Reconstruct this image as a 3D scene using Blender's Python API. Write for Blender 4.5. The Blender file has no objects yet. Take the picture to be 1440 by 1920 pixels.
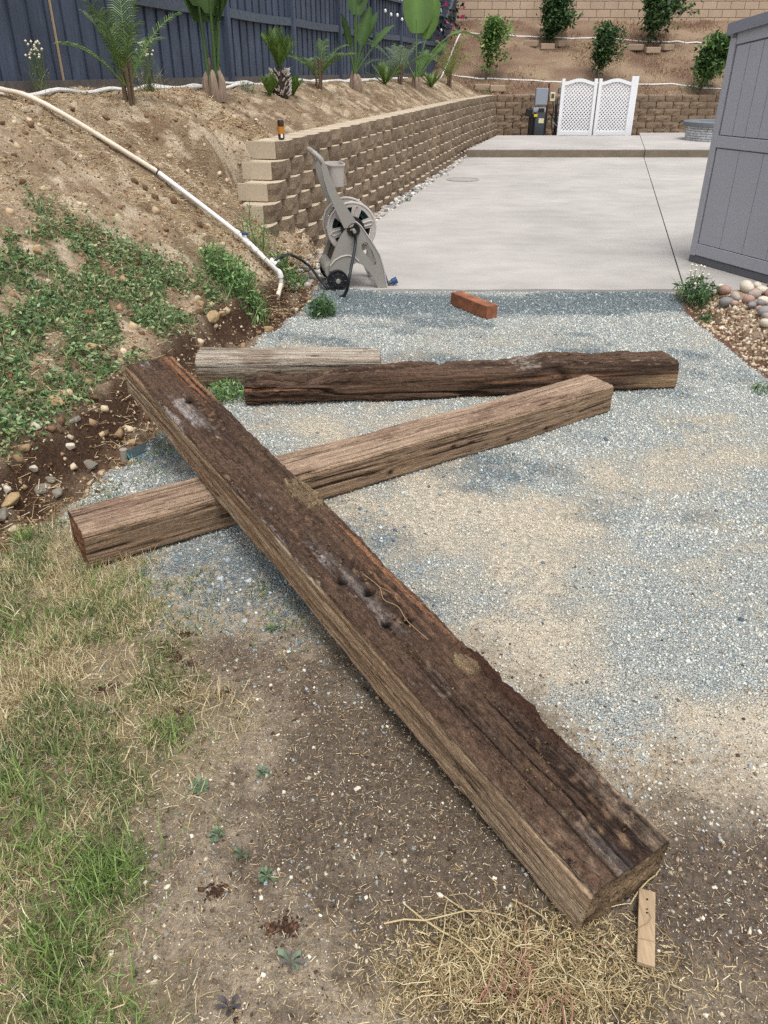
import bpy, bmesh, math, random
import numpy as np
from mathutils import Vector, Matrix
from mathutils.geometry import tessellate_polygon

random.seed(7); RNG = np.random.default_rng(7)
SC = bpy.context.scene
COL = SC.collection

# ------------------------------------------------------------------ camera, sky, sun, exposure
CAM_H = 1.55; FPX = 1443.0; HORIZON = 130.0
PITCH = math.atan((960 - HORIZON) / FPX); PC, PS = math.cos(PITCH), math.sin(PITCH)
cd = bpy.data.cameras.new('camera'); cam = bpy.data.objects.new('camera', cd); COL.objects.link(cam)
cam.location = (0, 0, CAM_H); cam.rotation_euler = (math.pi / 2 - PITCH, 0, 0)
cd.sensor_fit = 'HORIZONTAL'; cd.sensor_width = 36; cd.lens = 36 * FPX / 1440
cd.clip_start = 0.05; cd.clip_end = 500
SC.camera = cam

SUN_EL, SUN_AZ = math.radians(70), math.radians(160)      # azimuth clockwise from +Y
world = bpy.data.worlds.new('World'); SC.world = world; world.use_nodes = True
wn, wl = world.node_tree.nodes, world.node_tree.links
sky = wn.new('ShaderNodeTexSky'); sky.sky_type = 'NISHITA'; sky.sun_disc = False
sky.sun_elevation = SUN_EL; sky.sun_rotation = SUN_AZ
sky.air_density = 1.0; sky.dust_density = 3.0; sky.ozone_density = 1.0
hs = wn.new('ShaderNodeHueSaturation'); hs.inputs['Saturation'].default_value = 0.2
wl.new(sky.outputs[0], hs.inputs['Color']); wl.new(hs.outputs[0], wn['Background'].inputs['Color'])
wn['Background'].inputs['Strength'].default_value = 0.15
sd = bpy.data.lights.new('sun', 'SUN'); sun = bpy.data.objects.new('sun', sd); COL.objects.link(sun)
sd.energy = 1.1; sd.angle = math.radians(24); sd.color = (1.0, 0.97, 0.93)
sdir = Vector((math.sin(SUN_AZ) * math.cos(SUN_EL), math.cos(SUN_AZ) * math.cos(SUN_EL), math.sin(SUN_EL)))
sun.rotation_euler = sdir.to_track_quat('Z', 'Y').to_euler(); sun.location = (0, 0, 20)
SC.view_settings.view_transform = 'Standard'; SC.view_settings.look = 'None'
SC.view_settings.gamma = 1.0; SC.view_settings.exposure = 0.88
SC.view_settings.use_curve_mapping = False
SC.cycles.use_denoising = False

# ------------------------------------------------------------------ small maths
def lin(r, g, b, k=1.0):
    o = []
    for v in (r, g, b):
        v /= 255.0
        o.append((v / 12.92 if v <= .04045 else ((v + .055) / 1.055) ** 2.4) * k)
    return tuple(o)
def linA(rgb, k=1.0): return np.array(lin(*rgb, k))
def sst(a, b, x):
    t = np.clip((np.asarray(x, float) - a) / (b - a), 0, 1); return t * t * (3 - 2 * t)
def _hash(i, j, k, seed):
    n = (i.astype(np.int64) * 73856093) ^ (j.astype(np.int64) * 19349663) ^ (k.astype(np.int64) * 83492791) ^ (seed * 2654435)
    n = (n ^ (n >> 13)) * 1274126177 & 0x7fffffff
    n = (n ^ (n >> 15)) * 2246822519 & 0x7fffffff
    n = n ^ (n >> 12)
    return (n & 0xffff) / 65535.0 * 2 - 1
def noise(x, y, z=0.0, seed=0):
    x, y, z = np.broadcast_arrays(np.asarray(x, float), np.asarray(y, float), np.asarray(z, float))
    i, j, k = np.floor(x), np.floor(y), np.floor(z)
    fx, fy, fz = x - i, y - j, z - k
    fx, fy, fz = [t * t * t * (t * (t * 6 - 15) + 10) for t in (fx, fy, fz)]
    i, j, k = i.astype(np.int64), j.astype(np.int64), k.astype(np.int64)
    r = 0
    for a in (0, 1):
        for b in (0, 1):
            for c in (0, 1):
                w = (fx if a else 1 - fx) * (fy if b else 1 - fy) * (fz if c else 1 - fz)
                r = r + w * _hash(i + a, j + b, k + c, seed)
    return r
def fbm(x, y, z=0.0, o=4, seed=0):
    r, a, f = 0, 1.0, 1.0
    for q in range(o):
        r = r + a * noise(np.asarray(x) * f, np.asarray(y) * f, np.asarray(z) * f, seed + q * 17); a *= .5; f *= 2.03
    return r / 1.6

# ------------------------------------------------------------------ the lie of the land
def TX(y): return np.interp(y, [0, 2.0, 2.6, 2.83, 3.25, 4.2, 5.1, 5.5, 6.1, 7.0], [-2.0, -1.66, -1.5, -1.41, -1.3, -1.12, -.97, -.83, -.68, -.5])
def FX(y): return -4.628 + .253 * np.asarray(y, float)            # fence line
def WX(y): return np.interp(y, [4, 9.94, 18.3, 21.6, 24], [-1.586, -.137, 1.905, 2.9, 3.6])   # face of the low wall
WALL_END = 7.5; BACK_Y = 21.6; BLOCK_WALL_Y = 26.5
def h_smooth(x, y):
    x = np.asarray(x, float); y = np.asarray(y, float)
    T, F, W = TX(y), FX(y), WX(y)
    a = T - x; D = np.maximum(T - F, 1.2)
    zf = .11 * sst(.09, .19, a) + 1.23 * np.clip((a - .15) / (D - .72), 0, 1) + .05 * np.clip((a - (D - .55)) / .5, 0, 1.6)
    zf = zf - .085 * np.exp(-(a / .12) ** 2) * sst(6.5, 6.1, y)
    b = W - .36 - x
    zt = np.where(b > 0, .955 + .40 * sst(.02, 1.1, b) + .03 * np.clip((b - 1.0) / .6, 0, 1.6), 0)
    near = sst(W - .8, W - .54, x)
    k = sst(6.9, 7.45, y) * (1 - near) + sst(7.55, 7.62, y) * near
    z = zf * (1 - k) + zt * k
    zb = np.where(y > 21.85, .93 + .40 * np.clip(y - 21.9, 0, 4.8), -9)
    z = np.maximum(z, zb)
    # pebble bed on the right is heaped a little
    z = z + .07 * sst(2.42, 2.62, x) * sst(3.2, 4.0, y) * sst(6.12, 5.95, y)
    z = z - .05 * np.exp(-((x - 2.32) / .1) ** 2) * sst(4.0, 4.4, y) * sst(5.95, 5.7, y)
    return z
def gravel_mask(x, y):
    yb = np.interp(x, [-1.2, -.6, -.3, 0, .3, .6, 1.0, 1.6, 2.5], [2.55, 2.2, 2.0, 1.88, 1.78, 1.5, 1.36, 1.2, 1.1])
    n = fbm(x * 3, y * 3, 1.3, 3, 5) * .22 + fbm(x * 14, y * 14, 0, 2, 6) * .1
    m = sst(-.3, .5, y - yb + n * 1.3) * sst(.1, .2, x - TX(y) + n * .3) * sst(2.3, 2.2, x + n * .2) * sst(6.25, 6.2, y)
    return m
def lawn_mask(x, y):
    xb = np.interp(y, [.3, .8, 1.07, 1.45, 2.0, 2.3, 2.6], [-.42, -.47, -.55, -.5, -.62, -.8, -1.25])
    n = fbm(x * 5, y * 5, 2.2, 3, 9) * .22
    return sst(.1, -.2, x - xb + n) * sst(2.72, 2.35, y + n * .5 + .25 * sst(-1.2, -1.6, x))
def weed_mask(x, y):
    a = TX(y) - x
    n = .8 * fbm(x * 3.6, y * 1.7, .4, 3, 21) + .7 * fbm(x * 9, y * 6, 0, 3, 22)
    m = sst(-.12, .22, n + .17 - .7 * sst(.8, 1.7, a)) * sst(.16, .26, a)
    m = m * sst(5.9, 5.2, y + .5 * a)
    return np.where(y > 6.9, 0, m)
def h(x, y):
    z = h_smooth(x, y)
    x = np.asarray(x, float); y = np.asarray(y, float)
    a = TX(y) - x
    g = gravel_mask(x, y)
    rough = np.where((a > .05) | (y > 21.7), 1.0, 0.0)
    z = z + (1 - g) * (.012 * fbm(x * 7, y * 7, 0, 3, 31) + .007 * fbm(x * 30, y * 30, 0, 2, 32)) + g * .006 * fbm(x * 5, y * 5, 3, 3, 33)
    z = z + rough * (.018 * fbm(x * 13, y * 13, 2, 3, 38) + .04 * fbm(x * 2.6, y * 2.6, 0, 4, 34) + .02 * np.maximum(0, fbm(x * 9, y * 9, 0, 2, 35)))
    tr = np.exp(-(a / .2) ** 2) * (y < 6.4)
    z = z + tr * (.055 * fbm(x * 11, y * 11, 5, 3, 36) + .02 * fbm(x * 30, y * 30, 5, 2, 37))
    z = z + .03 * sst(5.75, 6.1, y) * sst(6.3, 6.15, y) * (a < 0)
    z = z + .06 * np.exp(-((x + .52) / .16) ** 2 - ((y - 6.2) / .16) ** 2) + .03 * np.exp(-((x + .3) / .2) ** 2 - ((y - 6.1) / .08) ** 2)
    return z
def ray(u, v):
    dx, dy = (u - 720) / FPX, (v - 960) / FPX
    return np.array([dx, PC - dy * PS, -PS - dy * PC])
def at(u, v, lift=0.0):
    d = ray(u, v); t = np.concatenate([np.arange(.4, 9, .004), np.arange(9, 40, .02)])
    P = d[None] * t[:, None]; P[:, 2] += CAM_H
    below = P[:, 2] - lift < h(P[:, 0], P[:, 1])
    i = int(np.argmax(below)) if below.any() else len(t) - 1
    return Vector(P[i])
def atz(u, v, z):
    d = ray(u, v); t = (z - CAM_H) / d[2]; return Vector((d[0] * t, d[1] * t, z))
def aty(u, v, y):
    d = ray(u, v); t = y / d[1]; return Vector((d[0] * t, y, CAM_H + d[2] * t))
def onfence(u, v):
    d = ray(u, v); t = -4.628 / (d[0] - .253 * d[1]); return Vector((d[0] * t, d[1] * t, CAM_H + d[2] * t))
def hz(x, y): return float(h(np.array([x]), np.array([y]))[0])

# ------------------------------------------------------------------ mesh helpers
def put(name, me, mat=None, parent=None, loc=(0, 0, 0)):
    o = bpy.data.objects.new(name, me); COL.objects.link(o)
    if mat is not None and me is not None and not me.materials: me.materials.append(mat)
    o.location = loc; o.parent = parent
    return o
def origin(o):
    p = Vector((0, 0, 0))
    while o is not None: p += o.location; o = o.parent
    return p
def tag(o, label=None, cat=None, group=None, kind=None):
    if label: o['label'] = label
    if cat: o['category'] = cat
    if group: o['group'] = group
    if kind: o['kind'] = kind
    return o
def thing(name, label, cat, loc=(0, 0, 0), group=None):
    return tag(put(name, None, loc=loc), label, cat, group)
def npmesh(name, V, F, col=None, smooth=False, colf=None):
    V = np.ascontiguousarray(V, np.float32); F = np.ascontiguousarray(F, np.int32)
    me = bpy.data.meshes.new(name); n, k = F.shape
    me.vertices.add(len(V)); me.vertices.foreach_set('co', V.ravel())
    me.loops.add(n * k); me.loops.foreach_set('vertex_index', F.ravel())
    me.polygons.add(n); me.polygons.foreach_set('loop_start', np.arange(n, dtype=np.int32) * k)
    me.update(calc_edges=True)
    if smooth: me.polygons.foreach_set('use_smooth', np.ones(n, bool))
    if col is not None:
        c = np.ones((len(V), 4), np.float32); c[:, :3] = col
        me.color_attributes.new('Col', 'FLOAT_COLOR', 'POINT').data.foreach_set('color', c.ravel())
    me.validate()
    return me
class MB:
    def __init__(s): s.v = []; s.f = []
    def add(s, v, f):
        n = len(s.v); s.v += [tuple(p) for p in v]; s.f += [tuple(i + n for i in q) for q in f]; return s
    def box(s, c, size, rot=None, bev=0.0):
        hx, hy, hz_ = [q / 2 for q in size]; c = Vector(c); rot = rot or Matrix.Identity(3)
        if bev <= 0:
            v = [Vector((x, y, z)) for x in (-hx, hx) for y in (-hy, hy) for z in (-hz_, hz_)]
            f = [(0, 1, 3, 2), (4, 6, 7, 5), (0, 4, 5, 1), (2, 3, 7, 6), (0, 2, 6, 4), (1, 5, 7, 3)]
        else:
            bm = bmesh.new(); bmesh.ops.create_cube(bm, size=1)
            for q in bm.verts: q.co = Vector((q.co.x * hx * 2, q.co.y * hy * 2, q.co.z * hz_ * 2))
            bmesh.ops.bevel(bm, geom=bm.edges[:], offset=bev, segments=2, affect='EDGES', profile=.6)
            bm.verts.index_update(); v = [q.co.copy() for q in bm.verts]; f = [[q.index for q in p.verts] for p in bm.faces]; bm.free()
        return s.add([c + rot @ q for q in v], f)
    def tube(s, pts, r, n=8, cap=True):
        pts = [Vector(p) for p in pts]; m = len(pts); rs = r if isinstance(r, (list, tuple)) else [r] * m
        v, f = [], []; up = None
        for i, p in enumerate(pts):
            d = (pts[min(i + 1, m - 1)] - pts[max(i - 1, 0)]).normalized()
            if up is None: up = d.orthogonal().normalized()
            up = (up - d * up.dot(d)).normalized(); w = d.cross(up)
            for k in range(n):
                a = 2 * math.pi * k / n; v.append(p + (up * math.cos(a) + w * math.sin(a)) * rs[i])
        for i in range(m - 1):
            for k in range(n): f.append((i * n + k, i * n + (k + 1) % n, (i + 1) * n + (k + 1) % n, (i + 1) * n + k))
        if cap: f.append(tuple(range(n))[::-1]); f.append(tuple(range((m - 1) * n, m * n)))
        return s.add(v, f)
    def lathe(s, prof, c, rot=None, n=24):
        rot = rot or Matrix.Identity(3); c = Vector(c); v, f = [], []; m = len(prof)
        for k in range(n):
            a = 2 * math.pi * k / n
            for r, z in prof: v.append(c + rot @ Vector((r * math.cos(a), r * math.sin(a), z)))
        for k in range(n):
            for i in range(m - 1): f.append((k * m + i, ((k + 1) % n) * m + i, ((k + 1) % n) * m + i + 1, k * m + i + 1))
        return s.add(v, f)
    def prism(s, loops, t, fn):
        """outline + holes in 2D, thickness t, fn(x, z, y) -> world point"""
        pts = [Vector((p[0], p[1], 0)) for L in loops for p in L]
        tri = tessellate_polygon([[Vector((p[0], p[1], 0)) for p in L] for L in loops]); n = len(pts)
        v = [fn(p.x, p.y, 0) for p in pts] + [fn(p.x, p.y, t) for p in pts]
        f = [tuple(q) for q in tri] + [tuple(i + n for i in reversed(q)) for q in tri]; b = 0
        for L in loops:
            m = len(L)
            for i in range(m): j = (i + 1) % m; f.append((b + i, b + j, n + b + j, n + b + i))
            b += m
        return s.add(v, f)
    def build(s, name, mat, parent=None, smooth=False, loc=None):
        me = bpy.data.meshes.new(name); o0 = origin(parent) if parent else Vector(loc or (0, 0, 0))
        me.from_pydata([Vector(p) - o0 for p in s.v], [], s.f)
        bm = bmesh.new(); bm.from_mesh(me); bmesh.ops.recalc_face_normals(bm, faces=bm.faces); bm.to_mesh(me); bm.free()
        if smooth:
            me.polygons.foreach_set('use_smooth', np.ones(len(me.polygons), bool)); me.update()
            me.set_sharp_from_angle(angle=math.radians(40))
        return put(name, me, mat, parent, (0, 0, 0) if parent else o0)
def smooth_path(pts, n=8):
    pts = [Vector(p) for p in pts]; P = [pts[0]] + pts + [pts[-1]]; out = []
    for i in range(1, len(P) - 2):
        for k in range(n):
            t = k / n; a, b, c, d = P[i - 1:i + 3]
            out.append(.5 * ((2 * b) + (c - a) * t + (2 * a - 5 * b + 4 * c - d) * t * t + (3 * b - a - 3 * c + d) * t ** 3))
    out.append(pts[-1]); return out
def rand_rot(N, tilt=None):
    """random rotations; tilt limits the lean from upright (radians)"""
    az = RNG.uniform(0, 2 * np.pi, N)
    ti = RNG.uniform(0, np.pi, N) if tilt is None else np.abs(RNG.normal(0, tilt, N))
    az2 = RNG.uniform(0, 2 * np.pi, N)
    def Rz(a): c, s = np.cos(a), np.sin(a); o = np.zeros_like(a); i = o + 1; return np.stack([np.stack([c, -s, o], -1), np.stack([s, c, o], -1), np.stack([o, o, i], -1)], -2)
    def Rx(a): c, s = np.cos(a), np.sin(a); o = np.zeros_like(a); i = o + 1; return np.stack([np.stack([i, o, o], -1), np.stack([o, c, -s], -1), np.stack([o, s, c], -1)], -2)
    return Rz(az) @ Rx(ti) @ Rz(az2)
def scatter(bv, bf, pos, R, scale, cols):
    N = len(pos); k = len(bv); scale = np.asarray(scale, float)
    if scale.ndim == 1: scale = np.repeat(scale[:, None], 3, 1)
    V = np.einsum('nij,nkj->nki', R, bv[None] * scale[:, None, :]) + pos[:, None, :]
    F = (bf[None] + (np.arange(N) * k)[:, None, None]).reshape(-1, bf.shape[1])
    return V.reshape(-1, 3), F, np.repeat(cols, k, 0)
def pick(cols, N, jit=.18, p=None):
    cols = np.array(cols); c = cols[RNG.choice(len(cols), N, p=p)]
    return c * (1 + RNG.uniform(-jit, jit, (N, 1)))
OCT_V = np.array([[1, 0, 0], [-1, 0, 0], [0, 1, 0], [0, -1, 0], [0, 0, 1], [0, 0, -1]], float) * .5
OCT_F = np.array([[0, 2, 4], [2, 1, 4], [1, 3, 4], [3, 0, 4], [2, 0, 5], [1, 2, 5], [3, 1, 5], [0, 3, 5]])
def chip_base(seed):
    bm = bmesh.new(); bmesh.ops.create_cube(bm, size=.8); r = random.Random(seed)
    for v in bm.verts: v.co += Vector((r.uniform(-.18, .18), r.uniform(-.18, .18), r.uniform(-.18, .18)))
    bmesh.ops.triangulate(bm, faces=bm.faces); bm.verts.index_update()
    V = np.array([v.co[:] for v in bm.verts]); F = np.array([[v.index for v in f.verts] for f in bm.faces]); bm.free(); return V, F
def stone_mesh(name, seed, sub=2, amp=.18, flat=.7):
    bm = bmesh.new(); bmesh.ops.create_icosphere(bm, subdivisions=sub, radius=.5)
    V = np.array([v.co[:] for v in bm.verts]); F = np.array([[v.index for v in f.verts] for f in bm.faces]); bm.free()
    d = 1 + amp * fbm(V[:, 0] * 2.5 + seed * 7.3, V[:, 1] * 2.5, V[:, 2] * 2.5, 3, seed)
    V = V * d[:, None]; V[:, 2] *= flat
    return npmesh(name, V, F, smooth=amp < .3)

# ------------------------------------------------------------------ materials
def M(name, color=(.5, .5, .5), attr=False, rough=.8, ns=None, na=.4, bump=0.0, bs=None, stretch=(1, 1, 1), metal=0.0, rand=0.0, obj=False, spec=.3, trans=0.0, blotch=0.0, bls=2.0):
    m = bpy.data.materials.new(name); m.use_nodes = True; nt = m.node_tree; N, L = nt.nodes, nt.links
    b = N['Principled BSDF']; b.inputs['Roughness'].default_value = rough; b.inputs['Metallic'].default_value = metal
    b.inputs['Specular IOR Level'].default_value = spec
    if attr: a = N.new('ShaderNodeAttribute'); a.attribute_name = 'Col'; c = a.outputs['Color']
    else: a = N.new('ShaderNodeRGB'); a.outputs[0].default_value = (*color, 1); c = a.outputs[0]
    if obj: tc = N.new('ShaderNodeTexCoord'); src = tc.outputs['Object']
    else: tc = N.new('ShaderNodeNewGeometry'); src = tc.outputs['Position']
    mp = N.new('ShaderNodeMapping'); mp.inputs['Scale'].default_value = stretch; L.new(src, mp.inputs['Vector'])
    def mul(c, fac, lo, hi):
        mr = N.new('ShaderNodeMapRange'); mr.inputs['From Min'].default_value = .25; mr.inputs['From Max'].default_value = .75
        mr.inputs['To Min'].default_value = lo; mr.inputs['To Max'].default_value = hi; L.new(fac, mr.inputs['Value'])
        mx = N.new('ShaderNodeVectorMath'); mx.operation = 'SCALE'; L.new(c, mx.inputs[0]); L.new(mr.outputs[0], mx.inputs['Scale']); return mx.outputs[0]
    nf = None
    if ns:
        n = N.new('ShaderNodeTexNoise'); n.inputs['Scale'].default_value = ns; n.inputs['Detail'].default_value = 6; n.inputs['Roughness'].default_value = .65
        L.new(mp.outputs[0], n.inputs['Vector']); nf = n.outputs['Fac']; c = mul(c, nf, 1 - na, 1 + na)
    if blotch:
        n2 = N.new('ShaderNodeTexNoise'); n2.inputs['Scale'].default_value = bls; n2.inputs['Detail'].default_value = 4; L.new(src, n2.inputs['Vector']); c = mul(c, n2.outputs['Fac'], 1 - blotch, 1 + blotch)
    if rand:
        oi = N.new('ShaderNodeObjectInfo'); mr = N.new('ShaderNodeMapRange'); mr.inputs['To Min'].default_value = 1 - rand; mr.inputs['To Max'].default_value = 1 + rand
        L.new(oi.outputs['Random'], mr.inputs['Value']); mx = N.new('ShaderNodeVectorMath'); mx.operation = 'SCALE'; L.new(c, mx.inputs[0]); L.new(mr.outputs[0], mx.inputs['Scale']); c = mx.outputs[0]
    L.new(c, b.inputs['Base Color'])
    if bump:
        bp = N.new('ShaderNodeBump'); bp.inputs['Strength'].default_value = 1; bp.inputs['Distance'].default_value = bump
        if bs:
            n3 = N.new('ShaderNodeTexNoise'); n3.inputs['Scale'].default_value = bs; n3.inputs['Detail'].default_value = 5; L.new(mp.outputs[0], n3.inputs['Vector']); L.new(n3.outputs['Fac'], bp.inputs['Height'])
        else: L.new(nf, bp.inputs['Height'])
        L.new(bp.outputs[0], b.inputs['Normal'])
    if trans:
        t = N.new('ShaderNodeBsdfTranslucent'); L.new(c, t.inputs['Color']); ms = N.new('ShaderNodeMixShader'); ms.inputs[0].default_value = trans
        L.new(b.outputs[0], ms.inputs[1]); L.new(t.outputs[0], ms.inputs[2]); L.new(ms.outputs[0], N['Material Output'].inputs[0])
    return m
def ground_material():
    m = bpy.data.materials.new('earth_and_gravel'); m.use_nodes = True; nt = m.node_tree; N, L = nt.nodes, nt.links
    b = N['Principled BSDF']; b.inputs['Roughness'].default_value = .95; b.inputs['Specular IOR Level'].default_value = .15
    pos = N.new('ShaderNodeNewGeometry').outputs['Position']
    base = N.new('ShaderNodeAttribute'); base.attribute_name = 'Col'
    gm = N.new('ShaderNodeAttribute'); gm.attribute_name = 'gravel'
    def nz(scale, det=5, rough=.6):
        n = N.new('ShaderNodeTexNoise'); n.inputs['Scale'].default_value = scale; n.inputs['Detail'].default_value = det; n.inputs['Roughness'].default_value = rough; L.new(pos, n.inputs['Vector']); return n.outputs['Fac']
    def rng(v, a, c, lo, hi):
        r = N.new('ShaderNodeMapRange'); r.inputs[1].default_value = a; r.inputs[2].default_value = c; r.inputs[3].default_value = lo; r.inputs[4].default_value = hi; L.new(v, r.inputs[0]); return r.outputs[0]
    def scale(c, s):
        x = N.new('ShaderNodeVectorMath'); x.operation = 'SCALE'; L.new(c, x.inputs[0]); L.new(s, x.inputs['Scale']); return x.outputs[0]
    def mix(f, a, c):
        x = N.new('ShaderNodeMix'); x.data_type = 'RGBA'
        if isinstance(f, float): x.inputs[0].default_value = f
        else: L.new(f, x.inputs[0])
        L.new(a, x.inputs[6]); L.new(c, x.inputs[7]); return x.outputs[2]
    n1, n2 = nz(55, 6, .7), nz(210, 3, .6)
    soil = scale(scale(base.outputs['Color'], rng(n1, .25, .75, .45, 1.55)), rng(n2, .25, .75, .6, 1.4))
    # light grit in the soil
    v2 = N.new('ShaderNodeTexVoronoi'); v2.inputs['Scale'].default_value = 85; L.new(pos, v2.inputs['Vector'])
    grit = rng(v2.outputs['Distance'], .16, .1, 0, .55)
    gc = N.new('ShaderNodeRGB'); gc.outputs[0].default_value = (*lin(190, 180, 165, .7), 1)
    soil = mix(grit, soil, gc.outputs[0])
    v = N.new('ShaderNodeTexVoronoi'); v.inputs['Scale'].default_value = 165; v.inputs['Randomness'].default_value = 1; L.new(pos, v.inputs['Vector'])
    sep = N.new('ShaderNodeSeparateColor'); L.new(v.outputs['Color'], sep.inputs[0])
    cr = N.new('ShaderNodeValToRGB'); L.new(sep.outputs[0], cr.inputs[0]); e = cr.color_ramp.elements
    e[0].position = 0; e[0].color = (*lin(146, 152, 152, .98), 1); e[1].position = 1; e[1].color = (*lin(212, 213, 204, .98), 1)
    k = e.new(.5); k.color = (*lin(184, 189, 184, .98), 1)
    fr = N.new('ShaderNodeAttribute'); fr.attribute_name = 'fresh'
    gcol = scale(cr.outputs[0], rng(v.outputs['Distance'], 0.3, .75, 1.05, .62))
    fresh = N.new('ShaderNodeVectorMath'); fresh.operation = 'MULTIPLY'; L.new(gcol, fresh.inputs[0]); fresh.inputs[1].default_value = (.46, .51, .56)
    gcol = mix(fr.outputs['Fac'], gcol, fresh.outputs[0])
    wa = N.new('ShaderNodeAttribute'); wa.attribute_name = 'wear'; tan_ = N.new('ShaderNodeRGB'); tan_.outputs[0].default_value = (*lin(204, 190, 166, .9), 1); gcol = mix(rng(wa.outputs['Fac'], 0, 1, 0, .75), gcol, tan_.outputs[0])
    thr = N.new('ShaderNodeMath'); thr.operation = 'ADD'; L.new(gm.outputs['Fac'], thr.inputs[0]); L.new(rng(nz(38, 4), .25, .75, -.36, .36), thr.inputs[1])
    gf = rng(thr.outputs[0], .35, .6, 0, 1)
    L.new(mix(gf, soil, gcol), b.inputs['Base Color'])
    hgt = N.new('ShaderNodeMix'); L.new(gf, hgt.inputs[0]); L.new(n1, hgt.inputs[2]); L.new(rng(v.outputs['Distance'], 0, .8, 1, 0), hgt.inputs[3])
    bp = N.new('ShaderNodeBump'); bp.inputs['Strength'].default_value = 1.0; bp.inputs['Distance'].default_value = .012; L.new(hgt.outputs[0], bp.inputs['Height']); L.new(bp.outputs[0], b.inputs['Normal'])
    return m
m_ground = ground_material()
m_attr = M('matte_coloured', attr=True, rough=.9)
m_stone = M('stone_chips', attr=True, rough=.85, spec=.2)
m_leaf = M('leaf', attr=True, rough=.55, spec=.35, trans=.25)
m_straw = M('straw', attr=True, rough=.8, trans=.15)
def wood_material():
    m = bpy.data.materials.new('weathered_timber'); m.use_nodes = True; N, L = m.node_tree.nodes, m.node_tree.links
    b = N['Principled BSDF']; b.inputs['Roughness'].default_value = .92; b.inputs['Specular IOR Level'].default_value = .12
    at_ = N.new('ShaderNodeAttribute'); at_.attribute_name = 'Col'; tc = N.new('ShaderNodeTexCoord')
    oi = N.new('ShaderNodeObjectInfo'); off = N.new('ShaderNodeVectorMath'); off.operation = 'ADD'; sc_ = N.new('ShaderNodeVectorMath'); sc_.operation = 'SCALE'; sc_.inputs[0].default_value = (3, 5, 7)
    L.new(oi.outputs['Random'], sc_.inputs['Scale']); L.new(tc.outputs['Object'], off.inputs[0]); L.new(sc_.outputs[0], off.inputs[1])
    def nz(scale, st, det=5, ro=.65):
        mp = N.new('ShaderNodeMapping'); mp.inputs['Scale'].default_value = (st, 1, 1); L.new(off.outputs[0], mp.inputs[0])
        n = N.new('ShaderNodeTexNoise'); n.inputs['Scale'].default_value = scale; n.inputs['Detail'].default_value = det; n.inputs['Roughness'].default_value = ro; L.new(mp.outputs[0], n.inputs['Vector']); return n.outputs['Fac']
    def rng(v, a, c, lo, hi):
        r = N.new('ShaderNodeMapRange'); r.inputs[1].default_value = a; r.inputs[2].default_value = c; r.inputs[3].default_value = lo; r.inputs[4].default_value = hi; L.new(v, r.inputs[0]); return r.outputs[0]
    def op(o, a, c):
        x = N.new('ShaderNodeMath'); x.operation = o; L.new(a, x.inputs[0])
        if isinstance(c, float): x.inputs[1].default_value = c
        else: L.new(c, x.inputs[1])
        return x.outputs[0]
    g1, g2, g3, sp = nz(190, .06), nz(62, .05), nz(480, .05, 3), nz(150, .7, 4)
    ck = op('ABSOLUTE', op('SUBTRACT', nz(46, .022, 3, .5), .5), 0.0)
    crack = rng(ck, .001, .016, .35, 1.0)
    f = op('MULTIPLY', op('MULTIPLY', rng(g1, .3, .7, .72, 1.3), rng(g2, .3, .7, .8, 1.2)), op('MULTIPLY', rng(sp, .28, .72, .68, 1.32), rng(g3, .3, .7, .8, 1.2)))
    f = op('MULTIPLY', f, crack)
    cr_at = N.new('ShaderNodeAttribute'); cr_at.attribute_name = 'crust'; i1, i2 = nz(75, .6, 6, .7), nz(260, .7, 4, .6)
    fc = op('MULTIPLY', op('MULTIPLY', rng(i1, .3, .7, .42, 1.6), rng(i2, .3, .7, .6, 1.4)), rng(g2, .3, .7, .8, 1.2)); mxf = N.new('ShaderNodeMix'); L.new(cr_at.outputs['Fac'], mxf.inputs[0]); L.new(f, mxf.inputs[2]); L.new(fc, mxf.inputs[3]); f = mxf.outputs[0]
    sc2 = N.new('ShaderNodeVectorMath'); sc2.operation = 'SCALE'; hsv = N.new('ShaderNodeHueSaturation'); hsv.inputs['Saturation'].default_value = .9; hsv.inputs['Value'].default_value = 1.36; L.new(at_.outputs['Color'], hsv.inputs['Color']); L.new(hsv.outputs[0], sc2.inputs[0]); L.new(f, sc2.inputs['Scale']); L.new(sc2.outputs[0], b.inputs['Base Color'])
    hgt = op('ADD', op('ADD', op('ADD', g1, g2), op('MULTIPLY', op('MULTIPLY', i1, cr_at.outputs['Fac']), 2.2)), op('ADD', op('MULTIPLY', crack, 1.3), op('MULTIPLY', sp, .5)))
    bp = N.new('ShaderNodeBump'); bp.inputs['Strength'].default_value = 1; bp.inputs['Distance'].default_value = .006; L.new(hgt, bp.inputs['Height']); L.new(bp.outputs[0], b.inputs['Normal'])
    return m
m_wood = wood_material()
m_block = M('split_face_block', lin(140, 121, 100, .66), rough=.95, ns=75, na=.6, bump=.012, rand=.14, blotch=.16, bls=1.7)
m_block2 = M('split_face_block_brown_mix', lin(134, 114, 94, .74), rough=.95, ns=60, na=.35, bump=.006, rand=.12, blotch=.15, bls=1.7)  # slightly browner block mix for the far return wall
m_end_lit_top = M('smooth_end_lit_top', lin(204, 187, 163, .70), rough=.9, ns=60, na=.14, bump=.002, rand=.06)  # smooth end faces; on block tops the pale tone paints in light
m_cmu = M('slump_block', lin(196, 172, 148, .72), rough=.95, ns=30, na=.14, bump=.004, rand=.07, blotch=.16, bls=.8)
m_mortar = M('mortar', lin(170, 152, 132, .55), rough=1)
m_fence = M('navy_fence_paint', lin(78, 88, 106, .68), rough=.75, ns=14, na=.4, bump=.003, stretch=(6, 6, .35), rand=.16, blotch=.2, bls=3)
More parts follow.
